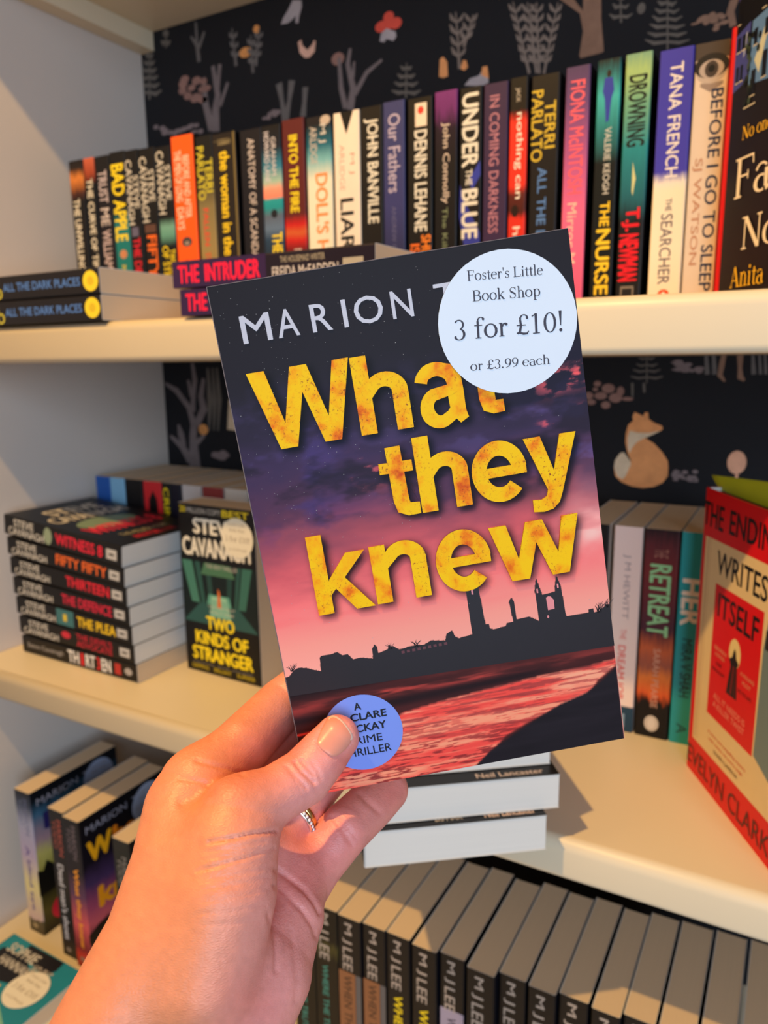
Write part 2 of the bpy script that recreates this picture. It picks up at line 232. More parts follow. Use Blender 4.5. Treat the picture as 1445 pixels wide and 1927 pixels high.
# wallpaper motifs: pen strokes (x, z, width), ellipses and outlines in mm on the back wall
WALL_STROKES = [('bark',[(-724,303,14.0),(-722,329,11.9),(-717,347,9.1),(-723,383,6.3)]),('bark',[(-730,306,12.0),(-739,340,10.4),(-739,372,5.6)]),('bark',[(-718,347,6.3),(-711,383,5.6)]),('bark',[(-714,333,5.6),(-699,359,4.2)]),('twig',[(-746,392,5.6),(-748,413,6.4),(-758,425,2.8)]),('twig',[(-745,409,5.6),(-734,426,3.5)]),('twig',[(-748,417,4.2),(-748,440,3.2)]),('twig',[(-684,376,4.8),(-686,398,3.1),(-688,421,1.8)]),('twig',[(-685,387,2.4),(-689,391,5.2),(-691,395,1.4)]),('twig',[(-685,387,2.4),(-680,389,5.2),(-678,392,1.4)]),('twig',[(-686,398,2.1),(-690,402,5.2),(-692,406,1.4)]),('twig',[(-686,398,2.1),(-681,400,5.2),(-679,403,1.4)]),('twig',[(-687,409,2.1),(-691,413,5.2),(-693,417,1.4)]),('twig',[(-687,409,2.1),(-682,412,5.2),(-680,415,1.4)]),('twig',[(-657,363,4.2),(-658,385,3.1),(-658,407,1.8)]),('twig',[(-657,374,2.1),(-662,378,6.0),(-663,382,1.4)]),('twig',[(-657,374,2.1),(-653,377,5.2),(-651,380,1.4)]),('twig',[(-658,385,2.1),(-662,389,5.2),(-664,393,1.4)]),('twig',[(-658,385,2.1),(-653,387,5.2),(-651,390,1.4)]),('twig',[(-658,396,2.1),(-662,400,5.2),(-664,404,1.4)]),('twig',[(-658,396,2.1),(-654,398,5.2),(-651,401,1.4)]),('twig',[(-652,370,4.2),(-648,391,3.1),(-644,412,1.8)]),('twig',[(-650,381,2.1),(-654,384,5.2),(-656,388,1.4)]),('twig',[(-650,381,2.1),(-645,383,5.2),(-643,386,1.4)]),('twig',[(-648,391,2.1),(-652,395,5.2),(-654,399,1.4)]),('twig',[(-648,391,2.1),(-643,393,5.2),(-641,396,1.4)]),('twig',[(-646,401,2.1),(-650,405,5.2),(-652,409,1.4)]),('twig',[(-646,401,2.1),(-641,404,4.5),(-639,407,1.4)]),('bark',[(-513,297,10.8),(-508,320,8.4),(-515,348,6.0),(-511,364,3.6)]),('bark',[(-519,300,7.2),(-525,323,6.6),(-527,357,4.2)]),('bark',[(-506,313,6.6),(-489,334,5.4),(-468,344,3.0)]),('bark',[(-508,332,4.2),(-506,349,3.0)]),('pine',[(-436,335,1.2),(-437,298,2.7)]),('pine',[(-436,330,2.5),(-440,329,3.5),(-444,333,1.5)]),('pine',[(-436,330,2.5),(-432,328,3.5),(-429,330,1.5)]),('pine',[(-436,321,2.5),(-443,321,4.2),(-448,325,1.5)]),('pine',[(-436,321,2.5),(-430,319,4.2),(-425,321,1.5)]),('pine',[(-436,313,2.5),(-445,313,4.2),(-452,317,1.5)]),('pine',[(-436,313,2.5),(-428,310,4.2),(-421,312,1.2)]),('pine',[(-436,304,2.5),(-447,305,4.2),(-456,309,1.5)]),('pine',[(-436,304,2.5),(-426,301,4.2),(-418,303,1.5)]),('pine',[(-834,422,2.0),(-840,361,3.6)]),('pine',[(-835,417,4.0),(-839,416,5.6),(-842,420,2.0)]),('pine',[(-835,417,4.0),(-831,414,6.3),(-827,417,2.0)]),('pine',[(-836,407,4.5),(-842,407,5.6),(-846,411,2.0)]),('pine',[(-836,407,4.5),(-830,405,5.6),(-825,408,2.0)]),('pine',[(-837,398,4.5),(-844,398,5.6),(-850,403,2.0)]),('pine',[(-837,398,4.5),(-829,395,5.6),(-823,398,2.0)]),('pine',[(-838,389,4.5),(-847,389,5.6),(-854,394,2.0)]),('pine',[(-838,389,4.5),(-828,386,5.6),(-821,388,2.2)]),('pine',[(-838,379,4.0),(-850,380,6.3),(-858,385,2.0)]),('pine',[(-838,379,4.0),(-828,376,5.6),(-819,378,2.2)]),('pine',[(-839,370,4.0),(-852,371,5.6),(-862,376,2.0)]),('pine',[(-839,370,4.0),(-827,366,5.6),(-816,369,2.0)]),('twig',[(-610,300,9.1),(-613,322,6.0),(-617,344,9.8)]),('twig',[(-608,300,9.1),(-602,322,6.0),(-597,344,9.8)]),('twig',[(-582,300,9.1),(-579,316,6.0),(-577,333,8.4)]),('pine',[(-801,444,2.0),(-803,420,3.6)]),('pine',[(-802,438,4.0),(-805,437,5.6),(-806,441,2.0)]),('pine',[(-802,438,4.0),(-799,436,5.6),(-797,439,2.0)]),('pine',[(-803,427,4.0),(-808,426,5.6),(-811,430,2.0)]),('pine',[(-803,427,4.0),(-798,424,5.6),(-794,427,2.0)]),('leaf',[(-370,317,3.6),(-372,346,2.2),(-375,375,1.5)]),('leaf',[(-371,329,1.8),(-377,335,4.5),(-380,341,1.2)]),('leaf',[(-371,329,1.8),(-365,333,3.8),(-363,337,1.2)]),('leaf',[(-372,340,1.8),(-378,346,4.5),(-381,352,1.2)]),('leaf',[(-372,340,1.8),(-366,344,3.8),(-364,349,1.2)]),('leaf',[(-373,352,1.8),(-379,358,4.5),(-382,364,1.2)]),('leaf',[(-373,352,1.8),(-367,356,3.8),(-364,360,1)]),('leaf',[(-374,364,1.8),(-380,370,4.5),(-382,375,1)]),('leaf',[(-374,364,1.8),(-368,367,3.8),(-365,372,1)]),('leaf',[(-365,338,3.6),(-359,353,2.7),(-354,368,1.5)]),('leaf',[(-362,345,1.8),(-367,350,4.5),(-369,355,1.2)]),('leaf',[(-362,345,1.8),(-357,349,4.5),(-355,352,1.2)]),('leaf',[(-359,353,1.8),(-364,358,4.5),(-366,363,1)]),('leaf',[(-359,353,1.8),(-354,356,3.8),(-352,360,1.2)]),('leaf',[(-356,361,1.5),(-361,366,3.8),(-364,371,1.2)]),('leaf',[(-356,361,1.5),(-352,364,4.5),(-349,368,1)]),('leaf',[(-289,298,3.0),(-299,334,2.2),(-309,371,1.2)]),('leaf',[(-292,309,1.5),(-297,314,4.5),(-299,319,1)]),('leaf',[(-292,309,1.5),(-287,312,3.8),(-285,316,1)]),('leaf',[(-295,319,1.8),(-300,324,4.5),(-302,329,1)]),('leaf',[(-295,319,1.8),(-290,322,3.8),(-288,326,1)]),('leaf',[(-298,329,1.8),(-302,334,3.8),(-305,339,1)]),('leaf',[(-298,329,1.8),(-293,333,3.8),(-291,337,1)]),('leaf',[(-300,340,1.5),(-305,345,3.8),(-308,350,1)]),('leaf',[(-300,340,1.5),(-296,343,3.8),(-294,347,1.2)]),('leaf',[(-303,350,1.5),(-308,355,3.8),(-311,360,1.2)]),('leaf',[(-303,350,1.5),(-299,353,4.5),(-296,357,1)]),('leaf',[(-306,360,1.5),(-311,365,3.8),(-314,370,1.2)]),('leaf',[(-306,360,1.5),(-302,363,4.5),(-299,367,1)]),('leaf',[(-278,296,3.0),(-281,331,2.2),(-283,365,1.2)]),('leaf',[(-279,306,1.5),(-284,311,3.8),(-286,316,1)]),('leaf',[(-279,306,1.5),(-275,310,4.5),(-272,314,1)]),('leaf',[(-280,316,1.5),(-285,321,4.5),(-287,326,1)]),('leaf',[(-280,316,1.5),(-275,319,3.8),(-273,323,1)]),('leaf',[(-280,326,1.5),(-285,331,3.8),(-288,336,1)]),('leaf',[(-280,326,1.5),(-276,329,3.8),(-274,333,1)]),('leaf',[(-281,336,1.5),(-286,341,3.8),(-288,346,1)]),('leaf',[(-281,336,1.5),(-277,339,4.5),(-274,343,1)]),('leaf',[(-282,346,1.5),(-287,351,4.5),(-289,356,1)]),('leaf',[(-282,346,1.5),(-277,349,3.8),(-275,353,1)]),('leaf',[(-282,355,1.5),(-287,360,3.8),(-290,365,1.2)]),('leaf',[(-282,355,1.5),(-278,358,3.8),(-276,362,1)]),('leaf',[(-273,295,3.0),(-267,328,2.2),(-260,360,1.2)]),('leaf',[(-271,305,1.5),(-276,310,3.8),(-279,315,1.2)]),('leaf',[(-271,305,1.5),(-267,308,3.8),(-265,312,1)]),('leaf',[(-269,314,1.5),(-274,319,3.8),(-277,324,1)]),('leaf',[(-269,314,1.5),(-265,317,3.8),(-263,322,1)]),('leaf',[(-268,324,1.5),(-272,329,3.8),(-275,333,1)]),('leaf',[(-268,324,1.5),(-263,327,3.8),(-261,331,1)]),('leaf',[(-266,333,1.5),(-270,338,3.8),(-273,343,1)]),('leaf',[(-266,333,1.5),(-261,336,3.8),(-259,340,1)]),('leaf',[(-264,342,1.5),(-269,347,3.8),(-271,352,1)]),('leaf',[(-264,342,1.5),(-259,345,3.8),(-257,349,1)]),('leaf',[(-262,351,1.5),(-267,356,3.8),(-269,361,1)]),('leaf',[(-262,351,1.5),(-258,354,3.8),(-256,358,1)]),('leaf',[(-281,297,3.0),(-287,332,2.2),(-293,367,1.2)]),('leaf',[(-283,307,1.5),(-288,312,4.5),(-290,317,1)]),('leaf',[(-283,307,1.5),(-278,310,3.8),(-276,314,1)]),('leaf',[(-285,317,1.8),(-289,322,3.8),(-292,327,1)]),('leaf',[(-285,317,1.8),(-280,320,3.8),(-278,324,1)]),('leaf',[(-286,327,1.5),(-291,332,3.8),(-294,337,1.2)]),('leaf',[(-286,327,1.5),(-282,330,3.8),(-280,334,1.2)]),('leaf',[(-288,337,1.5),(-293,342,3.8),(-295,347,1)]),('leaf',[(-288,337,1.5),(-284,340,4.5),(-281,344,1)]),('leaf',[(-290,347,1.5),(-295,352,4.5),(-297,357,1)]),('leaf',[(-290,347,1.5),(-285,350,3.8),(-283,354,1)]),('leaf',[(-292,357,1.8),(-296,362,3.8),(-299,367,1)]),('leaf',[(-292,357,1.8),(-287,360,3.8),(-285,364,1)]),('pine',[(-152,348,1),(-149,295,1.8)]),('pine',[(-152,344,2.0),(-156,343,2.8),(-159,347,1)]),('pine',[(-152,344,2.0),(-148,342,2.8),(-145,344,1)]),('pine',[(-152,337,2.5),(-157,337,3.5),(-161,340,1)]),('pine',[(-152,337,2.5),(-147,334,3.5),(-143,336,1.2)]),('pine',[(-151,330,2.0),(-158,330,3.5),(-163,334,1)]),('pine',[(-151,330,2.0),(-145,327,2.8),(-140,329,1)]),('pine',[(-151,323,2.0),(-159,323,3.5),(-165,328,1)]),('pine',[(-151,323,2.0),(-143,320,2.8),(-137,322,1)]),('pine',[(-151,316,2.5),(-160,317,3.5),(-167,321,1)]),('pine',[(-151,316,2.5),(-142,313,3.5),(-134,314,1)]),('pine',[(-150,309,2.0),(-161,310,3.5),(-169,314,1)]),('pine',[(-150,309,2.0),(-140,306,3.5),(-132,307,1.2)]),('pine',[(-150,302,2.5),(-162,303,3.5),(-171,308,1)]),('pine',[(-150,302,2.5),(-138,299,2.8),(-129,300,1)]),('pine',[(-197,357,1.2),(-195,328,1.8)]),('pine',[(-196,352,2.0),(-199,351,2.8),(-202,355,1.2)]),('pine',[(-196,352,2.0),(-194,350,3.5),(-191,353,1)]),('pine',[(-196,343,2.5),(-201,343,3.5),(-204,347,1)]),('pine',[(-196,343,2.5),(-191,341,2.8),(-188,343,1.2)]),('pine',[(-196,334,2.5),(-202,334,3.5),(-207,338,1)]),('pine',[(-196,334,2.5),(-189,332,2.8),(-184,334,1)]),('trunk',[(-91,304,6.0),(-94,317,6.0),(-90,328,5.2)]),('trunk',[(-97,314,2.8),(-94,327,2.4)]),('pine',[(-153,9,1),(-151,-27,1.3)]),('pine',[(-153,5,1.5),(-156,4,2.1),(-159,6,1)]),('pine',[(-153,5,1.5),(-149,4,1.4),(-147,6,1)]),('pine',[(-152,-1,1.5),(-157,-2,2.1),(-161,0,1)]),('pine',[(-152,-1,1.5),(-148,-2,2.1),(-144,0,1)]),('pine',[(-152,-8,1.5),(-158,-9,2.1),(-163,-7,1)]),('pine',[(-152,-8,1.5),(-146,-9,2.1),(-141,-7,1)]),('pine',[(-152,-14,1.5),(-159,-15,2.1),(-166,-13,1)]),('pine',[(-152,-14,1.5),(-144,-15,2.1),(-138,-13,1)]),('pine',[(-151,-21,1.5),(-160,-22,2.1),(-168,-20,1)]),('pine',[(-151,-21,1.5),(-142,-22,2.1),(-135,-20,1)]),('pine',[(-166,-27,2.7),(-165,-42,2.1)]),('pine',[(-154,-27,2.7),(-153,-37,2.1)]),('trunk',[(-77,8,4.0),(-79,-9,5.4),(-80,-19,4.5),(-75,-25,2.1)]),('trunk',[(-63,7,6.9),(-62,-12,4.0),(-61,-21,5.4),(-57,-24,2.4)]),('twig',[(-95,8,3.0),(-92,-18,4.5)]),('twig',[(-88,8,3.0),(-85,-18,4.5)]),('twig',[(-52,7,2.0),(-49,-18,4.5)]),('twig',[(-46,7,2.0),(-43,-18,3.0)]),('twig',[(-41,7,2.0),(-38,-18,3.0)]),('foxdark',[(-156,-118,1.5),(-152,-125,1.8),(-144,-129,1.2)]),('foxdark',[(-151,-102,1.2),(-147,-107,1.5),(-141,-108,1)]),('peach',[(-57,-117,3.0),(-57,-123,3.0)]),('bark',[(-797,-163,23.8),(-797,-134,18.8),(-797,-108,13.6),(-794,-90,12.4),(-802,-65,9.2),(-824,-41,8.8),(-847,-30,4.0)]),('bark',[(-795,-71,10.0),(-792,-49,8.0),(-787,-25,8.8),(-790,0,4.8)]),('bark',[(-789,-91,11.0),(-773,-67,12.5),(-777,-48,10.0),(-770,-23,6.0)]),('bark',[(-790,-117,8.5),(-774,-105,5.2)]),('bark',[(-805,-145,15.0),(-821,-123,11.5),(-843,-109,5.0)]),('bark',[(-816,-123,8.0),(-821,-106,12.5),(-825,-91,4.0)]),('bark',[(-795,-49,7.5),(-800,-25,4.8)]),('pine',[(-761,-8,3.5),(-760,-54,10.0),(-765,-99,2.0)]),('pine',[(-752,-8,2.8),(-751,-54,8.0),(-756,-98,2.0)]),('pine',[(-744,-8,3.5),(-742,-54,8.0),(-748,-98,2.5)]),('cream',[(-719,-53,12.0),(-722,-96,16.5)])]
WALL_ELLIPSES = [('berry',-778,362,7,5,0),('berry',-754,370,5,5,0),('berry',-776,370,8,5,0),('berry',-743,358,7,4,0),('berry',-755,350,7,5,0),('berry',-752,370,8,5,0),('berry',-773,375,8,5,0),('berry',-751,349,8,5,0),('berry',-769,354,7,5,0),('berry',-740,367,6,4,0),('berry',-736,358,8,4,0),('berry',-762,363,7,4,0),('berry',-758,349,7,5,0),('berry',-743,345,8,4,0),('orange',-668,389,10,6,0),('orange',-649,412,5,5,0),('red',-468,379,9,6,0),('red',-450,379,8,6,0),('red',-459,387,7,6,0),('red',-462,378,7,6,0),('red',-459,389,5,4,0),('berry',-529,356,9,7,0),('bush',-815,314,6,3,0),('bush',-813,317,5,3,0),('bush',-819,321,6,3,0),('bush',-816,317,6,3,0),('bush',-831,324,5,3,0),('bush',-815,313,6,2,0),('bush',-641,307,5,2,0),('bush',-632,311,5,2,0),('bush',-635,307,4,3,0),('bush',-621,311,5,3,0),('bush',-627,312,5,3,0),('bush',-625,309,5,3,0),('bush',-750,307,5,3,0),('bush',-761,308,6,2,0),('bush',-766,317,6,2,0),('bush',-757,316,5,2,0),('bush',-769,315,6,3,0),('bush',-757,315,5,2,0),('bush',-804,313,5,3,0),('bush',-796,311,5,3,0),('bush',-779,314,6,3,0),('bush',-792,314,6,2,0),('bush',-786,313,5,3,0),('bush',-789,313,6,3,0),('pebble',-99,309,4,2,0),('pebble',-119,316,4,2,0),('pebble',-110,318,3,2,0),('pebble',-125,313,4,1,0),('pebble',-108,312,4,2,0),('pebble',-105,308,3,2,0),('pebble',-106,305,3,2,0),('pebble',-109,314,4,2,0),('pebble',-115,312,3,2,0),('pebble',-104,316,4,2,0),('pebble',-117,317,4,2,0),('pebble',-120,315,4,2,0),('pebble',-117,315,5,2,0),('pebble',-101,314,3,2,0),('pebble',-100,310,3,1,0),('pebble',-111,316,4,3,0),('pine',-176,337,4,5,0),('berry',-191,-33,7,5,0),('berry',-203,-28,4,3,0),('berry',-178,-36,4,5,0),('berry',-212,-41,5,4,0),('berry',-199,-41,7,4,0),('berry',-183,-43,7,5,0),('berry',-170,-44,6,2,0),('berry',-209,-48,5,3,0),('berry',-193,-51,5,4,0),('berry',-205,-34,3,2,0),('bush',-120,-8,4,2,0),('bush',-107,-14,3,1,0),('bush',-121,-8,4,2,0),('bush',-117,-9,3,1,0),('bush',-113,-10,4,1,0),('bush',-121,-5,5,2,0),('bush',-100,-15,3,2,0),('bush',-98,-15,2,1,0),('bush',-104,-14,4,1,0),('bush',-111,-8,4,2,0),('bush',-119,-6,4,1,0),('bush',-117,-14,3,1,0),('bush',-100,-12,5,2,0),('bush',-100,-15,4,1,0),('bush',-124,-13,3,1,0),('bush',-116,-12,3,2,0),('bush',-113,-15,4,1,0),('bush',-116,-8,5,1,0),('bush',-111,-13,3,2,0),('bush',-119,-11,4,1,0),('bush',-120,-13,5,2,0),('bush',-102,-14,2,1,0),('bush',-107,-14,2,2,0),('bush',-117,-8,3,2,0),('bush',-113,-10,4,2,0),('bush',-125,-6,3,1,0),('foxdark',-147,-71,1,1,0),('bush',-116,-120,3,2,0),('bush',-97,-119,3,2,0),('bush',-111,-123,3,1,0),('bush',-102,-125,3,2,0),('bush',-114,-123,2,1,0),('bush',-104,-127,2,1,0),('bush',-117,-122,2,1,0),('bush',-103,-128,3,1,0),('bush',-98,-125,3,2,0),('bush',-109,-125,3,1,0),('bush',-108,-127,3,1,0),('bush',-113,-125,3,2,0),('bush',-118,-124,3,2,0),('bush',-96,-129,3,1,0),('bush',-95,-127,2,1,0),('bush',-107,-120,3,2,0),('bush',-101,-129,3,1,0),('bush',-101,-127,3,1,0),('bush',-117,-126,2,2,0),('bush',-115,-128,2,2,0),('bush',-117,-121,3,1,0),('bush',-115,-120,4,1,0),('bush',-116,-129,3,1,0),('bush',-97,-129,3,1,0),('peach',-58,-107,9,12,0),('orange',-776,-97,9,8,0),('bush',-740,-130,7,4,0),('bush',-741,-134,7,4,0),('bush',-742,-131,7,3,0),('bush',-741,-137,6,4,0),('bush',-757,-133,6,4,0),('bush',-746,-137,7,4,0),('bush',-753,-132,6,3,0),('bush',-753,-135,6,4,0),('bush',-741,-133,7,4,0),('bush',-750,-133,6,4,0),('bush',-751,-134,7,3,0),('bush',-757,-135,7,3,0),('bush',-736,-133,7,4,0),('bush',-741,-131,7,4,0),('bush',-743,-136,7,4,0),('bush',-743,-134,7,4,0)]
WALL_POLYS = [('pale',[(-611,410),(-606,417),(-599,424),(-592,433),(-579,430),(-579,423),(-583,414),(-585,406),(-589,407),(-588,415),(-595,411),(-601,409)]),('rose',[(-586,385),(-581,387),(-580,381),(-573,374),(-566,378),(-562,383),(-560,381),(-562,370),(-570,365),(-577,366),(-584,373)]),('pale',[(-471,364),(-469,372),(-462,376),(-450,370),(-449,365),(-453,361),(-462,365),(-465,362)]),('trunk',[(-260,364),(-244,360),(-234,347),(-234,361),(-216,357),(-215,336),(-211,305),(-214,304),(-235,303),(-236,306),(-233,328),(-237,345)]),('fox',[(-395,313),(-394,331),(-390,333),(-385,327),(-384,312),(-389,311)]),('fox',[(-369,317),(-366,325),(-362,324),(-360,317),(-364,314)]),('pale',[(-364,299),(-357,305),(-347,306),(-343,310),(-337,309),(-335,297),(-343,295)]),('fox',[(-344,306),(-343,314),(-337,314),(-335,301)]),('fox',[(-164,-63),(-162,-58),(-157,-60),(-153,-62),(-151,-58),(-148,-58),(-147,-65),(-141,-69),(-133,-72),(-132,-75),(-134,-77),(-144,-80),(-150,-85),(-140,-91),(-131,-100),(-125,-109),(-124,-116),(-124,-125),(-129,-133),(-138,-138),(-149,-140),(-161,-139),(-172,-135),(-179,-129),(-181,-119),(-180,-111),(-175,-103),(-171,-102),(-164,-111),(-163,-111),(-167,-103),(-170,-91),(-170,-81),(-168,-72),(-163,-67)]),('cream',[(-181,-119),(-180,-111),(-175,-103),(-171,-102),(-164,-111),(-163,-115),(-168,-128),(-171,-132),(-177,-129)]),('cream',[(-166,-78),(-158,-80),(-147,-80),(-134,-77),(-141,-81),(-149,-85),(-158,-90),(-163,-97),(-165,-103),(-167,-97),(-168,-86)])]
# ------------------------------------------------------------------ the setting
XL, YB, YF = -.85, .85, .50
ZU, ZUB, ZM, ZMB, ZL, ZLB, ZT = [CZ+z for z in (.0383, .0014, -.3497, -.3824, -.709, -.742, .4435)]
w = MB(); w.box((XL-.02, -.35, 0), (XL, YB, CZ+.95), PANEL)
tag(w.build('wall_left'), 'white painted side wall of the bookcase alcove on the left', 'wall', kind='structure')

WC = dict(bark=(120,106,104), twig=(106,99,95), berry=(148,109,97), orange=(220,148,83), pale=(174,162,162), rose=(220,171,148), red=(220,81,64), pine=(106,97,88),
          bush=(129,111,109), leaf=(129,113,102), trunk=(141,106,85), pebble=(148,113,92), fox=(235,155,95), foxdark=(155,92,55), cream=(227,199,164), peach=(235,171,136))
def wallpaper():
    m = MB(); ink = mat((24, 23, 26), .8, 'dark_wallpaper_ground', .10, 30)
    m.box((XL-.02, YB, 0), (.75, YB+.02, CZ+.95), ink)
    k = 0
    def put(v, f, key):
        nonlocal k
        k += 1; y = YB-.0003-(k % 40)*.00001
        m.add([(x/1000, y, CZ+z/1000) for x, z in v], f, mat(WC[key], .7, 'wallpaper_'+key, .25, 90))
    for key, pts in WALL_STROKES:
        v, f = stroke([(a, b) for a, b, c in pts], [c for a, b, c in pts]); put(v, f, key)
    for key, x, z, rx, rz, rot in WALL_ELLIPSES: put(arc(x, z, rx, rz, 0, 345, 24), [list(range(24))], key)
    for key, pts in WALL_POLYS: put(pts, poly_faces(pts), key)
    return m.build('wall_back')
tag(wallpaper(), 'dark wallpaper with pale woodland trees, bushes and a fox behind the shelves', 'wall', kind='structure')
fl = MB(); fl.box((-.87, -2.2, -.02), (1.6, .87, 0), mat((120, 96, 72), .5, 'floor_boards', .15, 6))
tag(fl.build('floor'), None, None, kind='structure')

def shelf(name, z0, z1, yf, label, r=.009, x1=.75):
    m = MB(); prof = [(YB-.0005, z0), (YB-.0005, z1)]
    prof += [(yf+r-r*math.sin(a), z1-r+r*math.cos(a)) for a in np.linspace(0, PI/2, 9)]
    prof += [(yf+r*.6-r*.6*math.cos(a), z0+r*.6-r*.6*math.sin(a)) for a in np.linspace(0, PI/2, 7)]
    n = len(prof); xs = (XL+.0005, x1)
    v = [(x, y, z) for x in xs for y, z in prof]
    f = [(i, (i+1) % n, n+(i+1) % n, n+i) for i in range(n)]+[tuple(range(n))[::-1], tuple(range(n, 2*n))]
    m.add(v, f, WHITE); o = m.build(name)
    o.data.polygons.foreach_set('use_smooth', [2 <= i < n-1 for i in range(n)]+[False, False])
    return tag(o, label, 'shelf')
top = empty('wall_shelf', (XL, YB, ZT)); tag(top, 'white shelf overhead at the top left, seen from below with its batten', 'shelf')
bo = shelf('shelf_board', ZT, ZT+.035, YF, None); bo.parent = top; bo.matrix_parent_inverse = Matrix.Translation((-XL, -YB, -ZT)); del bo['category']
bm = MB(); bm.box((XL+.0005, YF+.01, ZT-.024), (XL+.025, YB-.0005, ZT-.0002), WHITE)
bt = bm.build('batten', top); bt.matrix_parent_inverse = Matrix.Translation((-XL, -YB, -ZT))
shelf('wall_shelf', ZUB, ZU, YF, 'white painted shelf carrying the long row of upright paperbacks')
shelf('wall_shelf', ZMB, ZM, YF, 'white painted shelf under the red hardback and the stack of flat paperbacks')
shelf('wall_shelf', ZLB, ZL, .20, 'deep white shelf at the bottom under the teal covered book')

# ------------------------------------------------------------------ books
def R3(x, y, z): return Matrix((x, y, z)).transposed().to_euler()
LIE_FACE_UP = lambda a: R3((0, 0, 1), (math.cos(a), math.sin(a), 0), (-math.sin(a), math.cos(a), 0))     # head points away from the viewer
LIE_SPINE_OUT = lambda tilt=0., a=0.: (Matrix.Rotation(a, 3, 'Z') @ Matrix.Rotation(-PI/2+tilt, 3, 'Y')).to_euler()
FACE_OUT = lambda d: (0, 0, math.atan2(d[1], d[0])-PI/2)

def placer(kind, t, d, h):
    """maps printed (u,v) to the book: spine = down the spine / across it, front = mm from the spine edge / mm from the foot"""
    if kind == 'spine': return lambda u, v, e: (-t/2+v*t, -e, h*(1-u))
    if kind == 'front': return lambda u, v, e: (t/2+e, u/1000, v/1000)
def print_items(m, items, t, d, h, e0=.00008):
    for i, it in enumerate(items):
        e = e0+i*.000012; lay = None
        kind, side = it[0], it[1]; P = placer(side, t, d, h)
        if kind in 'tT':        # ('t', side, text, u0, u1, v0, v1, rgb, bold[, rotation])   T = serif
            _, _, body, u0, u1, v0, v1, rgb, bold = it[:9]
            v, f, asp = serif2d(body) if kind == 'T' else text2d(body, bold)
            lay = [c for a, b, c in v]; pts = [(u0+(u1-u0)*a, v0+(v1-v0)*b) for a, b, c in v]
            if len(it) > 9:
                ca, sa = math.cos(it[9]), math.sin(it[9]); cx, cy = (u0+u1)/2, (v0+v1)/2
                pts = [(cx+(a-cx)*ca-(b-cy)*sa, cy+(a-cx)*sa+(b-cy)*ca) for a, b in pts]
        elif kind == 'e':       # ('e', side, cu, cv, ru, rv, rgb)
            _, _, cu, cv, ru, rv, rgb = it; pts = arc(cu, cv, ru, rv, 0, 350, 36); f = [list(range(36))]
        elif kind == 'r':       # ('r', side, u0, u1, v0, v1, rgb)
            _, _, u0, u1, v0, v1, rgb = it; pts = [(u0, v0), (u1, v0), (u1, v1), (u0, v1)]; f = [[0, 1, 2, 3]]
        elif kind == 'p':       # ('p', side, points, rgb)
            _, _, pts, rgb = it; f = poly_faces(pts)
        elif kind == 's':       # ('s', side, points, widths, rgb)
            _, _, pp, ww, rgb = it; pts, f = stroke(pp, ww)
        mm = rgb if not isinstance(rgb, tuple) else mat(rgb, .4, 'printed_ink', .04, 80)
        m.add([P(a, b, e+(lay[j]*.000012 if lay else 0)) for j, (a, b) in enumerate(pts)], f, mm)

def book(name, label, group, loc, rot, t, d, h, spine, cover=None, items=(), pages=PAGES, c=.0005, over=0., back=None, r=.0016, front=None):
    """an Empty at the foot of the spine with a wrapped cover and a page block"""
    root = empty(name, loc, rot); tag(root, label, 'book', group)
    sm = spine if not isinstance(spine, tuple) else mat(spine, .4, 'cover_stock')
    cm = sm if cover is None else (cover if not isinstance(cover, tuple) else mat(cover, .4, 'cover_stock'))
    fm = cm if front is None else front
    m = MB(); hw = t/2
    A = np.linspace(0, PI/2, 5)
    out = [(-hw, d)]+[(-hw+r-r*math.cos(a), r-r*math.sin(a)) for a in A]+[(hw-r+r*math.sin(a), r-r*math.cos(a)) for a in A]+[(hw, d)]
    inn = [(-hw+c, d)]+[(-hw+c, max(r, c+.0002))]*1+[(-hw+max(r, c+.0002), c)]+[(hw-max(r, c+.0002), c)]+[(hw-c, max(r, c+.0002))]+[(hw-c, d)]
    n = len(out)
    for i in range(n-1):
        a, b = out[i], out[i+1]
        k = cm if i == 0 else (fm if i == n-2 else sm)
        m.add([(*a, 0), (*b, 0), (*b, h), (*a, h)], [(0, 1, 2, 3)], k)
    ni = len(inn)
    for i in range(ni-1):
        a, b = inn[i], inn[i+1]
        m.add([(*a, 0), (*b, 0), (*b, h), (*a, h)], [(3, 2, 1, 0)], PAGES_W)
    ring = [out[0]]+out[1:6]+out[6:11]+[out[-1]]+[inn[-1]]+inn[1:-1][::-1]+[inn[0]]
    f = poly_faces(ring)
    for z in (0, h): m.add([(*p, z) for p in ring], f, cm if c > .001 else PAGES_W)
    for s in (-1, 1):
        x0, x1 = sorted((s*hw, s*(hw-c))); m.add([(x0, d, 0), (x1, d, 0), (x1, d, h), (x0, d, h)], [(0, 1, 2, 3)], cm if c > .001 else PAGES_W)
    print_items(m, items, t, d, h)
    co = m.build('cover', root)
    p = MB(); q = c+.0001
    p.box((-hw+q, q+.0002, over+.0003), (hw-q, d-over-.0004, h-over-.0003), pages)
    p.build('page_block', root)
    return root
CREAM, YEL, INK, BONE = (226, 214, 190), (240, 208, 30), (14, 12, 12), (205, 195, 178)
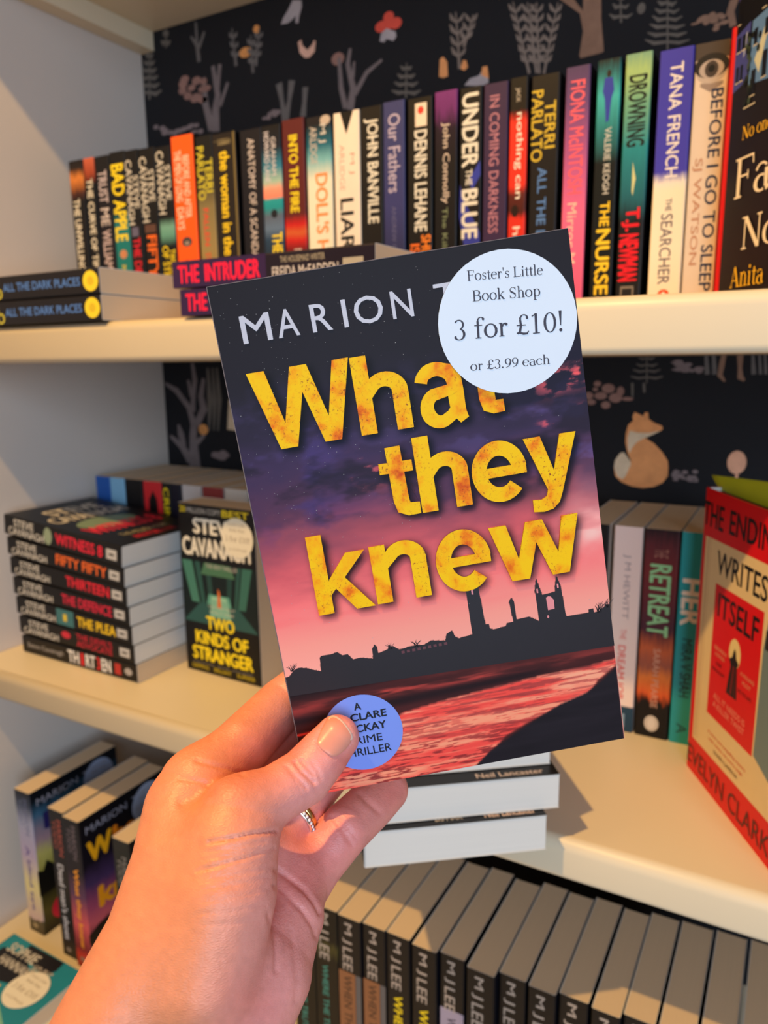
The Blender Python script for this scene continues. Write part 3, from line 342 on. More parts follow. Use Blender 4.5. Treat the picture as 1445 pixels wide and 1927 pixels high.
# ---- upper shelf: the long row of upright paperbacks, left to right: (x of spine's left edge, thickness, height)
ROW_POS = [(-0.7998, 0.0238, 0.1993), (-0.7747, 0.0179, 0.1994), (-0.7548, 0.0227, 0.1988), (-0.7315, 0.0248, 0.2002), (-0.7062, 0.0207, 0.1988), (-0.6848, 0.0251, 0.1979), (-0.6564, 0.0222, 0.1953), (-0.6334, 0.0312, 0.2029), (-0.6, 0.0236, 0.1987), (-0.5755, 0.0314, 0.1973), (-0.539, 0.0281, 0.1959), (-0.5094, 0.0245, 0.1953), (-0.484, 0.0269, 0.1973), (-0.4545, 0.0296, 0.195), (-0.4229, 0.0291, 0.1945), (-0.3926, 0.0235, 0.1948), (-0.3674, 0.0227, 0.195), (-0.3419, 0.0251, 0.1938), (-0.3147, 0.0222, 0.1953), (-0.291, 0.021, 0.1949), (-0.2681, 0.0222, 0.1943), (-0.2436, 0.0159, 0.1944), (-0.2254, 0.0245, 0.1933), (-0.1957, 0.0201, 0.1941), (-0.1704, 0.0189, 0.1954), (-0.148, 0.0203, 0.195), (-0.1223, 0.0252, 0.1927), (-0.0967, 0.0242, 0.1934)]
t_ = lambda s, u0, u1, v0, v1, c, b=.02: ('t', 'spine', s, u0, u1, v0, v1, c, b)
T_ = lambda s, u0, u1, v0, v1, c: ('T', 'spine', s, u0, u1, v0, v1, c, 0)
RM = ramp_mat
B_ = (13, 11, 11)
RW = lambda stops, noise=0., nscale=8: ('ramp', stops, noise, nscale)
# the printed layouts were measured on the visible part of each spine; KU gives that part's share of the whole height
KU = [.72]*12+[.74]*4+[.78]*4+[.83]*3+[.9]+[1.]*4
def rescale(items, k):
    out = []
    for it in items:
        it = list(it)
        if it[0] in 'tT': it[3] *= k; it[4] *= k
        elif it[0] == 'e': it[2] *= k; it[4] *= k
        elif it[0] == 'r': it[2] *= k; it[3] *= k
        else: it[2] = [(a*k, b) for a, b in it[2]]
        out.append(tuple(it))
    return out
ROW = [
 ('black paperback with an amber photo at its top, leftmost of the upper row', RW([(0, B_), (.68, B_), (.74, (70, 34, 22)), (.86, (206, 120, 50)), (.93, (36, 26, 21)), (1, (20, 15, 14))], noise=.12), [t_('THE UNWILLING', .30, .88, .16, .62, CREAM)]),
 ('black paperback with a rusty orange top, second from the left in the upper row', RW([(0, B_), (.80, B_), (.88, (150, 62, 34)), (1, (190, 92, 62))], noise=.1), [t_('THE CURVE OF TIME', .16, .93, .2, .75, CREAM)]),
 ('dark plum paperback with mauve capitals, just left of the yellow and teal spine', RW([(0, (21, 18, 19)), (.5, (21, 15, 22)), (1, (18, 16, 16))]), [t_('TRUST', .11, .36, .16, .78, (196, 178, 178)), t_('ME', .40, .54, .16, .78, (200, 184, 176)), t_('WILLIAM', .57, .88, .16, .78, (196, 172, 168))]),
 ('paperback with fat yellow title over a black and teal spine', RW([(0, (22, 118, 112)), (.45, (22, 112, 108)), (.58, (18, 16, 15)), (1, (16, 15, 14))], noise=.05), [t_('BAD', .09, .33, .08, .88, YEL, .03), t_('APPLE', .36, .68, .08, .88, YEL, .03), ('e', 'spine', .78, .5, .035, .24, (196, 128, 86)), t_('ZOJE', .86, .96, .3, .6, YEL)]),
 ('black paperback with red lettering low on its spine, right of the yellow and teal one', B_, [t_('CAVANAGH', .07, .56, .02, .5, BONE), t_('STEVE', .19, .44, .54, .94, BONE), ('r', 'spine', .58, .65, .2, .7, (98, 92, 112)), t_('THE DEF', .66, .98, .24, .78, (214, 32, 50), .03)]),
 ('black paperback with orange lettering low on its spine in the upper row', B_, [t_('CAVANAGH', .06, .55, .02, .46, BONE), t_('STEVE', .16, .40, .5, .88, BONE), ('r', 'spine', .57, .63, .12, .8, (92, 62, 50)), t_('FIFTY', .65, .98, .2, .8, (232, 104, 30), .03)]),
 ('black paperback with a teal glow and yellow foot lettering, left of the orange spine', RW([(0, B_), (.26, B_), (.34, (96, 150, 128)), (.40, (112, 160, 138)), (.47, B_), (1, B_)], noise=.03), [t_('CAVANAGH', .03, .5, .04, .54, BONE), t_('STEVE', .14, .4, .58, .95, BONE), t_('OF STR', .74, .99, .1, .52, YEL), t_('TWO KIN', .77, .99, .56, .96, YEL)]),
 ('bright orange paperback with pale title lines, tallest at the left of the upper row', (255, 92, 20), [t_('THE MEN OF LONG', .1, .46, .12, .44, (255, 200, 170)), t_('BEFORE AND AFTER', .14, .58, .5, .8, (255, 200, 170)), t_('DAYS', .5, .66, .12, .44, (255, 200, 170)), ('e', 'spine', .75, .5, .035, .24, (70, 62, 60)), ('e', 'spine', .76, .5, .016, .12, (150, 130, 116)), t_('C', .88, .90, .4, .5, INK), t_('R O', .93, .95, .4, .6, INK)]),
 ('olive and black paperback with mustard capitals, right of the orange spine', RW([(0, (150, 122, 66)), (.2, (150, 128, 78)), (.5, (128, 112, 70)), (.66, (70, 62, 40)), (.8, (19, 18, 14)), (1, (15, 15, 14))], noise=.05), [t_('PARLATO', .07, .45, .06, .5, (206, 190, 50)), t_('TERRI', .16, .40, .54, .96, (206, 190, 50)), t_('FALLEN', .51, .78, .3, .6, (220, 66, 46)), t_('STAR', .83, .97, .3, .6, (216, 80, 50))]),
 ('dark brown paperback with yellow black-letter title, gold line down its right side', (31, 24, 19), [('r', 'spine', 0, 1.38, .9, .97, (124, 104, 52)), t_('A J FINN', .04, .08, .06, .8, (170, 150, 104)), t_('the woman in the w', .12, .97, .3, .72, (240, 200, 30), .03)]),
 ('navy paperback with thin silver capitals all down its spine', (18, 16, 24), [t_('ANATOMY OF A SCANDAL', .06, .93, .36, .68, (204, 188, 178), .012)]),
 ('teal and coral paperback with a yellow title low on its spine', RW([(0, (16, 24, 34)), (.22, (36, 60, 84)), (.30, (92, 112, 136)), (.38, (86, 96, 112)), (.44, (24, 138, 140)), (.50, (36, 150, 150)), (.51, (238, 130, 104)), (.57, (236, 148, 118)), (.62, (160, 184, 160)), (.72, (44, 120, 140)), (.85, (14, 22, 36)), (1, B_)], noise=.03), [t_('HOWARD LANE', .04, .38, .14, .42, (206, 196, 196)), t_('GRAHAM', .08, .34, .5, .74, (200, 190, 186)), ('e', 'spine', .6, .55, .03, .16, (24, 26, 33)), t_('THE RE', .73, .99, .4, .92, YEL, .03)]),
 ('dark red paperback with a narrow yellow title at the top', RW([(0, (110, 22, 22)), (.16, (120, 20, 20)), (.22, (196, 30, 26)), (.27, (200, 90, 40)), (.32, (196, 26, 24)), (.38, (92, 28, 26)), (1, (90, 30, 28))], noise=.06), [t_('INTO THE FIRE', .1, .6, .3, .7, (244, 214, 30), .03), t_('M J A', .84, .98, .3, .75, (210, 180, 168))]),
 ('cream spined paperback shading to teal at the top with an orange title', RW([(0, (236, 224, 194)), (.6, (230, 220, 190)), (.72, (120, 176, 176)), (.82, (24, 96, 112)), (.95, (22, 19, 24)), (1, (26, 21, 26))], noise=.05), [t_("DOLL'S HO", .36, .98, .34, .84, (246, 140, 70), .03), t_('M J', .05, .17, .5, .8, (200, 190, 176)), t_('ARLIDGE', .06, .3, .16, .44, (190, 176, 160)), ('e', 'spine', .03, .78, .03, .2, (190, 170, 150))]),
 ('cream paperback with wide spaced black capitals and a dark notch at the top', (238, 216, 190), [('p', 'spine', [(0, .28), (0, .78), (.14, .5)], INK), t_('M J', .26, .39, .58, .8, (200, 150, 124), 0), t_('ARLIDGE', .2, .49, .22, .42, (206, 160, 136), 0), t_('LIAR', .54, .88, .22, .74, (20, 18, 19)), ('r', 'spine', .92, .98, .22, .74, (20, 18, 19))]),
 ('black paperback with big cream condensed capitals, right of the cream spine', (21, 17, 14), [t_('JOHN BANVILLE', .07, .72, .16, .82, CREAM, .03)]),
 ('slate blue paperback with a pale old-style title', RW([(0, (40, 40, 66)), (.4, (56, 56, 104)), (1, (58, 60, 102))], noise=.1), [t_('Our Fathers', .07, .52, .25, .8, (190, 172, 186), .01), t_("ANDREW O'HAG", .6, .97, .4, .6, (100, 96, 126), 0)]),
 ('dark paperback with a white badge on top and orange double lettering below', (22, 18, 14), [('r', 'spine', .03, .16, .32, .78, (236, 210, 180)), ('e', 'spine', .07, .54, .022, .12, (230, 62, 46)), t_('DENNIS LEHANE', .18, .76, .28, .8, CREAM, .03), t_('ISLA', .83, .99, .1, .5, (240, 110, 36), .03), t_('SHUTT', .78, .99, .55, .95, (244, 130, 40), .03)]),
 ('black paperback with a purple cloudy top', RW([(0, (18, 15, 16)), (.6, (19, 15, 16)), (.8, (31, 14, 31)), (.9, (108, 40, 100)), (1, (118, 46, 110))], noise=.2), [t_('John Connolly', .17, .62, .3, .68, (214, 190, 166), .01), t_('The Killing', .64, .97, .3, .6, (130, 138, 100), 0)]),
 ('paperback with heavy cream title over black and royal blue shapes', (19, 16, 16), [('p', 'spine', [(.4, .95), (.5, .45), (.56, .6), (.48, .98)], (52, 60, 150)), ('p', 'spine', [(.52, .05), (.6, .2), (.8, .98), (.98, .98), (.98, .4), (.7, .02)], (50, 56, 140)), t_('UNDER', .03, .43, .12, .86, CREAM, .035), t_('THE', .44, .53, .3, .6, CREAM), t_('BLUE', .55, .83, .12, .86, CREAM, .035), t_('ON', .87, .97, .3, .7, CREAM)]),
 ('deep purple paperback with thin rose capitals and a pink block', (58, 38, 66), [t_('IN COMING DARKNESS', .06, .76, .26, .66, (188, 122, 130), .008), ('r', 'spine', .83, .9, .3, .66, (226, 26, 110))]),
 ('narrow red paperback with a black top and a blurred white title', RW([(0, (196, 40, 24)), (.3, (214, 44, 26)), (.34, (70, 24, 16)), (.42, (90, 30, 20)), (.46, (226, 48, 28)), (.78, (232, 50, 30)), (.84, (24, 16, 13)), (1, (20, 16, 14))], noise=.1), [t_('JACK', .05, .12, .3, .6, (180, 164, 140)), t_('nothing can', .17, .6, .3, .8, (238, 222, 196), .01), ('e', 'spine', .66, .4, .03, .2, (36, 18, 10)), t_('hurt', .74, .93, .3, .72, (238, 206, 180), .01)]),
 ('black paperback with mustard capitals over steel blue ones, beside the pink spine', (24, 19, 18), [t_('PARLATO', .07, .42, .03, .44, (208, 172, 50)), t_('TERRI', .13, .36, .5, .88, (208, 172, 50)), t_('ALL THE DARK', .45, .97, .3, .62, (88, 124, 172))]),
 ('pink spined paperback fading to violet at the top', RW([(0, (226, 92, 124)), (.35, (228, 100, 132)), (.6, (176, 84, 130)), (.85, (104, 66, 108)), (1, (78, 56, 88))], noise=.06), [t_('FIONA McINTOSH', .06, .56, .22, .82, (244, 96, 100), .015), t_('Mirror Man', .6, .95, .24, .64, (240, 190, 160), 0)]),
 ('black paperback with a teal glow around a blue figure and a yellow title', RW([(0, (16, 14, 12)), (.6, (15, 18, 16)), (.72, (36, 110, 106)), (.86, (60, 170, 160)), (.95, (30, 96, 96)), (1, (10, 24, 26))], noise=.1), [('e', 'spine', .055, .5, .014, .09, (36, 24, 21)), ('p', 'spine', [(.07, .34), (.07, .66), (.12, .74), (.15, .64), (.235, .56), (.24, .44), (.15, .36), (.12, .26)], (50, 60, 150)), t_('VALERIE KEOGH', .26, .52, .42, .7, (206, 196, 176), .01), t_('THE', .55, .65, .34, .76, (244, 196, 40), .03), t_('NURSE', .66, .93, .22, .84, (244, 196, 40), .03), ('e', 'spine', .95, .4, .014, .14, (130, 116, 96))]),
 ('teal and lime paperback with red condensed capitals on its black lower spine', RW([(0, (24, 19, 16)), (.36, (21, 19, 18)), (.46, (30, 92, 96)), (.65, (36, 130, 128)), (.82, (110, 160, 120)), (.93, (160, 184, 110)), (1, (120, 156, 120))], noise=.12), [t_('DROWNING', .08, .35, .16, .86, (18, 24, 20), .03), ('s', 'spine', [(.44, .52), (.53, .48)], [.16, .05], (206, 196, 130)), t_('T.J.', .585, .68, .12, .82, (226, 26, 36), .04), t_('NEWMAN', .69, .88, .06, .84, (226, 26, 36), .05), ('r', 'spine', .90, .96, .2, .72, (128, 112, 94)), ('r', 'spine', .91, .95, .26, .66, (32, 27, 24))]),
 ('paperback with a royal blue upper and cream lower spine', RW([(0, (240, 218, 180)), (.47, (240, 218, 180)), (.5, (232, 214, 190)), (.54, (66, 58, 160)), (1, (60, 54, 152))], noise=.05, nscale=14), [t_('TANA FRENCH', .05, .48, .34, .72, (232, 214, 196), .015), t_('THE', .56, .61, .42, .6, (110, 96, 96)), t_('SEARCHER', .62, .90, .3, .66, (110, 92, 92), .01), ('e', 'spine', .942, .5, .022, .18, (232, 84, 40)), ('e', 'spine', .944, .5, .012, .07, (250, 230, 200))]),
 ('cream paperback with a grey eye at the top and two columns of capitals', (222, 196, 168), [('r', 'spine', 0, .06, 0, 1, (70, 58, 50)), ('e', 'spine', .1, .5, .05, .46, (188, 166, 146)), ('e', 'spine', .085, .5, .045, .5, (31, 25, 22)), ('e', 'spine', .097, .5, .034, .36, (176, 156, 140)), ('e', 'spine', .097, .5, .03, .2, (66, 54, 48)), ('e', 'spine', .095, .5, .014, .1, (12, 10, 10)), ('s', 'spine', [(.15, .2), (.165, .5), (.15, .86)], [.012, .03, .012], (150, 128, 112)), t_('BEFORE I GO TO SLEEP', .17, .935, .54, .9, (36, 44, 74), .012), t_('SJ WATSON', .42, .83, .12, .42, (190, 136, 102), .012)]),
]
rj = random.Random(5)
for (x, t, h), (label, sp, items), k in zip(ROW_POS, ROW, KU):
    dark = (9, 8, 9); items = rescale(items, k)
    if sp[0] == 'ramp': sp = ramp_mat([(max(0, 1-(1-p)*k), c) for p, c in sp[1]], noise=sp[2]*k, nscale=sp[3])
    book('paperback', label, 'paperbacks in the upper row', (x+t/2, .668+rj.uniform(-.0015, .0015), ZU), (0, 0, 0), t, .128, h, sp, cover=dark, items=items)

# ---- upper shelf: thin red hardback and the dark novel faced out in front of it
book('hardback_book', 'thin red spine standing at the right end of the upper row', None, (-.0655, .664, ZU), (0, 0, 0), .012, .13, .1985, (226, 22, 34), c=.0022, over=.003, r=.003)
H = (200, 190, 172)
FB = [('r', 'front', 0, 153, 0, 234, (20, 12, 16)), ('p', 'front', [(0, 196), (153, 214), (153, 234), (0, 234)], (58, 54, 110)), ('p', 'front', [(0, 205), (22, 216), (24, 214), (120, 222), (120, 180), (0, 170)], (12, 12, 20)),
      ('p', 'front', [(0, 183), (17, 187), (17, 150), (0, 146)], (64, 70, 146)), ('p', 'front', [(19, 186), (120, 196), (120, 132), (19, 146)], (92, 130, 186)), ('p', 'front', [(24, 160), (34, 178), (38, 176), (30, 150)], (196, 196, 176)),
      ('p', 'front', [(10, 180), (14, 182), (12, 168), (10, 166)], (150, 160, 200))]
for a, b, ww, hh in ((2, 172, 4, 9), (8, 172, 4, 9), (22, 170, 4, 10), (34, 172, 4, 10), (48, 172, 5, 10), (3, 152, 3, 10), (8, 152, 3, 10), (22, 138, 5, 16), (34, 146, 5, 16), (48, 148, 6, 16), (30, 190, 4, 8), (2, 190, 2.4, 6), (62, 172, 5, 11), (76, 172, 5, 11)):
    FB += [('r', 'front', a-.6, a+ww+.6, b-1, b-.2, H), ('r', 'front', a, a+ww, b, b+hh, (16, 18, 31))]
for i in range(26):
    q = rj.uniform(0, 1); FB.append(('e', 'front', 14+rj.gauss(4, 4), 134+46*q, 1.6, 2.2, (20, 24, 20) if i % 3 else (60, 74, 60)))
FB += [('r', 'front', 16, 30, 131, 132, H), ('T', 'front', 'No one', 17.5, 52, 110.5, 119.5, (240, 186, 40), 0), ('T', 'front', 'Fa', 12.5, 55, 71, 99, (240, 222, 196), 0),
       ('T', 'front', 'No', 26, 68, 35.5, 58, (240, 222, 196), 0), ('T', 'front', 'Anita', 16, 56, 10, 25, (240, 186, 40), 0)]
Fd = np.array([.588, -.809]); Fd /= np.linalg.norm(Fd); Fx = np.array([Fd[1], -Fd[0]])
book('novel', 'large dark novel faced out at the top right, blue night terrace on its cover', None, (-.0656-Fx[0]*.011, .64-Fx[1]*.011, ZU), FACE_OUT(Fd), .022, .153, .234, (20, 14, 18), items=FB)

# ---- upper shelf: flat pairs lying in front of the row
ADP = [t_('PARLATO', -.02, .30, .04, .5, (206, 190, 60)), t_('TERRI', .03, .26, .52, .94, (206, 190, 60)), t_('ALL THE DARK PLACES', .31, .87, .34, .68, (84, 124, 184)), ('e', 'spine', .94, .5, .05, .4, (244, 208, 40)), ('e', 'spine', .94, .5, .022, .18, (220, 180, 30))]
for i, lab in enumerate(('lower of the two flat black paperbacks with a yellow dot, upper shelf left', 'upper of the two flat black paperbacks with a yellow dot, upper shelf left')):
    book('paperback', lab, 'flat pair of black paperbacks', (-.5672+.0015*i, .497-.001*i, ZU+.0005+i*.0235+.0115), LIE_SPINE_OUT(), .0228, .128, .198, (20, 16, 18), items=ADP)
INT = lambda: [('r', 'spine', 0, .5, 0, 1, (50, 26, 66)), t_('THE', .03, .15, .16, .84, (244, 24, 64), .04), t_('INTRUDER', .18, .47, .16, .84, (244, 24, 64), .05), t_('FREIDA McFADDEN', .53, .84, .1, .5, (206, 190, 176), .02), t_('THE HOUSEMAID WRITER', .57, .78, .62, .84, (178, 160, 130), .01), ('r', 'spine', .86, .95, .2, .6, (180, 164, 138))]
book('paperback', 'purple paperback with a red title, lying under its twin on the upper shelf', 'flat pair of purple paperbacks', (-.276, .5, ZU+.0115), LIE_SPINE_OUT(), .0215, .128, .198, (27, 16, 30), items=INT())
book('paperback', 'purple paperback with a red title, on top of its twin on the upper shelf', 'flat pair of purple paperbacks', (-.283, .5, ZU+.0345), LIE_SPINE_OUT(), .0215, .128, .198, (27, 16, 30), items=INT())

# ---- middle shelf: stack of seven black paperbacks
CAV = [('WITNESS 8', (226, 34, 56), .46, .85), ('FIFTY FIFTY', (238, 104, 36), .44, .86), ('THIRTEEN', (226, 34, 50), .5, .86), ("THE DEFENCE", (214, 34, 60), .44, .86), ('THE PLEA', (244, 196, 30), .55, .87), ("THE DEVIL'S", (196, 30, 50), .52, .82), ('TH1RT3EN', (232, 220, 206), .43, .78)]
CLAB = ['with red title, topmost of the black stack', 'with orange title, second from the top of the black stack', 'with red title, third from the top of the black stack', 'with a long red title, fourth from the top of the black stack',
        'with yellow title and teal patch, fifth from the top of the black stack', 'with a two-line red title, sixth from the top of the black stack', 'with white and red title, at the bottom of the black stack']
zc = ZM+.0004; tl = 0.
for i in range(6, -1, -1):
    ttl, col, u0, u1 = CAV[i]; t = .0216 if i else .024
    it = [t_('STEVE', .09, .27, .52, .9, BONE), t_('CAVANAGH', .04, .36, .08, .46, BONE), t_(ttl, u0, u1, .22, .78, col, .03), ('r', 'spine', .88, .96, .26, .74, (190, 182, 172)), ('r', 'spine', .9, .94, .44, .54, (36, 33, 33))]
    if i == 6: it = [t_('Steve Cavanagh', .05, .38, .3, .66, (170, 160, 150), 0), t_('TH', .42, .52, .14, .86, (226, 218, 206), .04), t_('1', .535, .56, .14, .86, (214, 30, 40), .04), t_('RT', .575, .66, .14, .86, (226, 218, 206), .04), t_('3', .67, .7, .14, .86, (214, 30, 40), .04), t_('EN', .71, .79, .14, .86, (226, 218, 206), .04), ('r', 'spine', .82, .87, .2, .8, (180, 44, 40)), ('e', 'spine', .93, .5, .03, .2, (170, 160, 150))]
    if i == 5: it[2:3] = [t_("THE DEVIL'S", .52, .82, .52, .86, col, .02), t_('ADVOCATE', .52, .82, .12, .46, col, .02), ('e', 'spine', .43, .6, .04, .2, (200, 40, 56))]
    if i == 4: it.insert(0, ('r', 'spine', .37, .52, .05, .95, (60, 110, 108))); it.append(('r', 'spine', .43, .46, .3, .7, (226, 190, 40)))
    if i == 0:
        it.insert(2, ('e', 'spine', .395, .5, .035, .42, (140, 150, 118)))
        it += [('t', 'front', 'STEVE', 30, 106, 150, 176, BONE, .03), ('t', 'front', 'CAVANAGH', 12, 118, 118, 144, BONE, .03), ('e', 'front', 60, 92, 40, 22, (120, 140, 110)), ('t', 'front', 'WITNESS 8', 14, 116, 54, 84, (226, 34, 56), .04), ('t', 'front', 'THE MILLION COPY', 30, 100, 30, 40, (180, 168, 130), 0), ('t', 'front', 'BESTSELLER', 36, 96, 14, 24, (214, 40, 56), .01)]
    book('paperback', 'black paperback '+CLAB[i], 'stack of black paperbacks', (-.627+(i-3)*.0009, .555-.0006*(6-i), zc+t/2+.0002), LIE_SPINE_OUT(tl, -.015), t, .128, .2005, B_, items=it, pages=PAGES_W if i < 6 else PAGES)
    zc += t+.0005; tl += math.radians(.85) if i else 0
# ---- middle shelf: black and teal thriller faced out beside the stack
G_ = (66, 118, 100)
TK = [('r', 'front', 0, 110, 60, 138, (15, 27, 26))]
for a, b, cl in ((0, 16, (70, 124, 104)), (16, 20, (12, 19, 19)), (20, 28, (44, 84, 74)), (84, 90, (44, 84, 74)), (92, 106, (58, 108, 92)), (36, 44, (40, 72, 64)), (70, 78, (34, 66, 60))):
    TK.append(('p', 'front', [(a, 138), (b, 138), (b+(55-b)*.25, 84), (a+(55-a)*.25, 84)], cl))
TK += [('p', 'front', [(30, 60), (80, 60), (70, 96), (40, 96)], (92, 156, 132)), ('p', 'front', [(38, 66), (72, 66), (66, 94), (44, 94)], (150, 196, 160)), ('p', 'front', [(0, 60), (110, 60), (84, 84), (26, 84)], (44, 84, 78)), ('p', 'front', [(40, 70), (72, 70), (68, 90), (44, 90)], (128, 180, 150)),
       ('p', 'front', [(52, 82), (58, 82), (57, 100), (54, 104)], (214, 110, 50)), ('p', 'front', [(30, 118), (80, 118), (74, 132), (36, 132)], (74, 116, 84)), ('r', 'front', 0, 110, 132, 138, B_), ('r', 'front', 0, 110, 0, 60, B_),
       ('t', 'front', '20', 3, 12, 187, 194, YEL, .02), ('t', 'front', 'MILLION COPY', 14, 64, 187, 193, (190, 180, 166), .01), ('t', 'front', 'BEST', 66, 104, 186, 194, YEL, .02), ('t', 'front', 'STEVE', 22, 84, 164, 182, (232, 222, 200), .05), ('t', 'front', 'CAVANAGH', 4, 104, 138, 160, (232, 222, 200), .05),
       ('t', 'front', 'THE NEW THRILLER', 38, 84, 126, 131, (190, 180, 166), 0), ('t', 'front', 'YOU CAN TRUST', 38, 78, 80, 83, (206, 196, 170), 0), ('t', 'front', 'ONLY ONE', 40, 76, 74, 77, (206, 196, 170), 0), ('t', 'front', 'TWO', 34, 76, 54, 70, (244, 214, 30), .05), ('t', 'front', 'KINDS OF', 16, 95, 35, 51, (244, 214, 30), .05), ('t', 'front', 'STRANGER', 10, 101, 15, 32, (244, 214, 30), .05),
       ('t', 'front', 'GRIPPING', 8, 34, 4, 9, (196, 170, 30), .01), ('t', 'front', 'BRILLIANT', 42, 68, 4, 9, (196, 170, 30), .01), ('t', 'front', 'SUPERB', 76, 102, 4, 9, (196, 170, 30), .01), ('t', 'front', 'utterly and simply', 10, 100, 10, 12.5, (150, 140, 130), 0)]
def price_sticker(root, cu, cv, ru, t, d, h, e=.0010, rot=0., big=False, rgb=(236, 224, 196)):
    """a round paper sticker on the front board with its printed lines"""
    st = MB(); n = 48
    P = placer('front', t, d, h)
    ring = arc(cu, cv, ru, ru, 0, 360-360/n, n); paper = mat(rgb, .5, 'sticker_paper', .02, 40)
    st.add([P(a, b, e) for a, b in ring]+[P(a, b, e-.00025) for a, b in ring], [list(range(n))]+[[i, (i+1) % n, n+(i+1) % n, n+i] for i in range(n)], paper)
    s = ru/25.2; ink = (62, 58, 70) if big else (150, 128, 100)
    L = lambda txt, du0, du1, dv0, dv1: ('T', txt, cu+du0*s, cu+du1*s, cv+dv0*s, cv+dv1*s)
    ca, sa = math.cos(rot), math.sin(rot)
    for txt, a0, a1, b0, b1 in STICKER_LINES:
        v, f, asp = serif2d(txt)
        pts = [((a0+(a1-a0)*x)*s, (b0+(b1-b0)*y)*s) for x, y, z in v]
        st.add([P(cu+x*ca-y*sa, cv+x*sa+y*ca, e+.00006+.00001*v[j][2]) for j, (x, y) in enumerate(pts)], f, mat(ink, .6, 'sticker_ink', .04, 80))
    return st.build('price_sticker', root)
STICKER_LINES = [("Foster's Little", -13.6, 13.6, 15.3, 19.1), ('Book Shop', -12.2, 12.2, 6.9, 12.2), ('3 for £10!', -19.7, 19.7, -4.9, 2.7), ('or £3.99 each', -14.6, 14.6, -16.1, -12.4)]
tk = book('paperback', 'black and teal paperback faced out beside the black stack, round sticker on its corner', None, (-.606, .615+.019, ZM), FACE_OUT((1, -.035)), .038, .1115, .197, B_, items=TK)
price_sticker(tk, 87, 165, 22, .038, .11, .197)

# ---- middle shelf: back row seen over the tops
BR = [(-.8385, .027, (30, 84, 160), 'bright blue'), (-.811, .0275, (130, 178, 206), 'pale blue'), (-.783, .032, (20, 16, 16), 'dark brown'), (-.7495, .0325, (206, 40, 44), 'red'), (-.7155, .0145, (21, 19, 18), 'black with yellow lettering'), (-.7005, .0175, (20, 20, 36), 'navy')]
for x, t, c, nm in BR:
    it = []
    if nm == 'red': it = [('p', 'spine', [(.42, .2), (.12, .3), (.06, .55), (.12, .75), (.42, .8)], (15, 12, 13))]
    if 'yellow' in nm: it = [t_('CRIME', .03, .3, .1, .8, YEL, .02)]
    book('paperback', nm+' spine in the back row above the black stack' if nm != 'navy' else 'navy spine at the right end of the back row above the black stack', 'back row of the middle shelf', (x+t/2, .7, ZM), (0, 0, 0), t-.0006, .128, .2005-.001*(x+.8385)/.03*.3, c, cover=(36, 31, 30), items=it)
for x, t, c, dx in ((-.682, .032, (196, 186, 180), -.012), (-.648, .034, (140, 52, 52), -.01), (-.612, .036, (206, 196, 184), -.008), (-.574, .034, (70, 150, 170), -.008), (-.538, .03, (36, 26, 24), -.008), (-.506, .03, (190, 180, 170), -.006)):
    nm = {(196, 186, 180): 'pale grey', (140, 52, 52): 'maroon', (206, 196, 184): 'off-white', (70, 150, 170): 'sky blue', (36, 26, 24): 'dark brown', (190, 180, 170): 'light grey'}[c]
    book('paperback', nm+' paperback standing behind the faced-out black and teal thriller', 'back row of the middle shelf', (x+t/2, .7, ZM), (0, 0, 0), t-.001, .128, .199, c, cover=(200, 190, 180))
sunset = RM([(0, (16, 13, 12)), (.17, (18, 13, 12)), (.21, (206, 84, 36)), (.30, (226, 120, 50)), (.36, (150, 80, 60)), (.44, (190, 90, 50)), (.52, (70, 36, 46)), (.8, (110, 36, 36)), (.92, (88, 32, 36)), (1, (32, 16, 21))], noise=.12)
RR = [(-.176, .0275, (20, 17, 16), 'black paperback beside the white spine, mostly behind the held book', [t_('CRIME', .1, .4, .3, .8, (190, 180, 170), .02)]),
      (-.1442, .0252, RM([(0, (30, 58, 74)), (.125, (34, 62, 78)), (.13, (234, 206, 186)), (1, (222, 190, 176))]), 'white paperback with thin red and grey capitals on the middle shelf', [t_('J M HEWITT', .13, .44, .36, .64, (150, 130, 128), 0), t_('THE', .49, .54, .4, .6, (214, 90, 80), 0), t_('DREAM JOB', .57, .84, .26, .62, (222, 84, 74), .012), ('r', 'spine', .91, .98, .3, .7, (130, 150, 160)), ('r', 'spine', .93, .96, .4, .62, (34, 62, 78))]),
      (-.1169, .0296, sunset, 'paperback with pale green capitals over a sunset spine', [t_('THE', .09, .13, .3, .7, (150, 96, 80), .01), t_('RETREAT', .16, .50, .2, .82, (140, 190, 130), .03), t_('SARAH PEARSE', .56, .85, .44, .64, (206, 150, 120), 0), ('e', 'spine', .93, .5, .04, .22, (196, 180, 158)), ('e', 'spine', .93, .5, .028, .12, (214, 198, 176))]),
      (-.0861, .030, (40, 150, 152), 'teal spined paperback half hidden behind the red hardback', [t_('HER', .21, .43, .1, .66, (232, 214, 190), .04), t_('MIRA V SHAH', .49, .77, .2, .5, (22, 62, 70), .01), t_('A', .9, .95, .2, .5, (30, 90, 96), .02)])]
for x, t, c, lab, it in RR:
    book('paperback', lab, 'back row of the middle shelf', (x+t/2, .692, ZM), (0, 0, 0), t, .128, .1995, c, cover=(36, 21, 20) if c is sunset else ((214, 196, 180) if 'white' in lab else None), items=it)

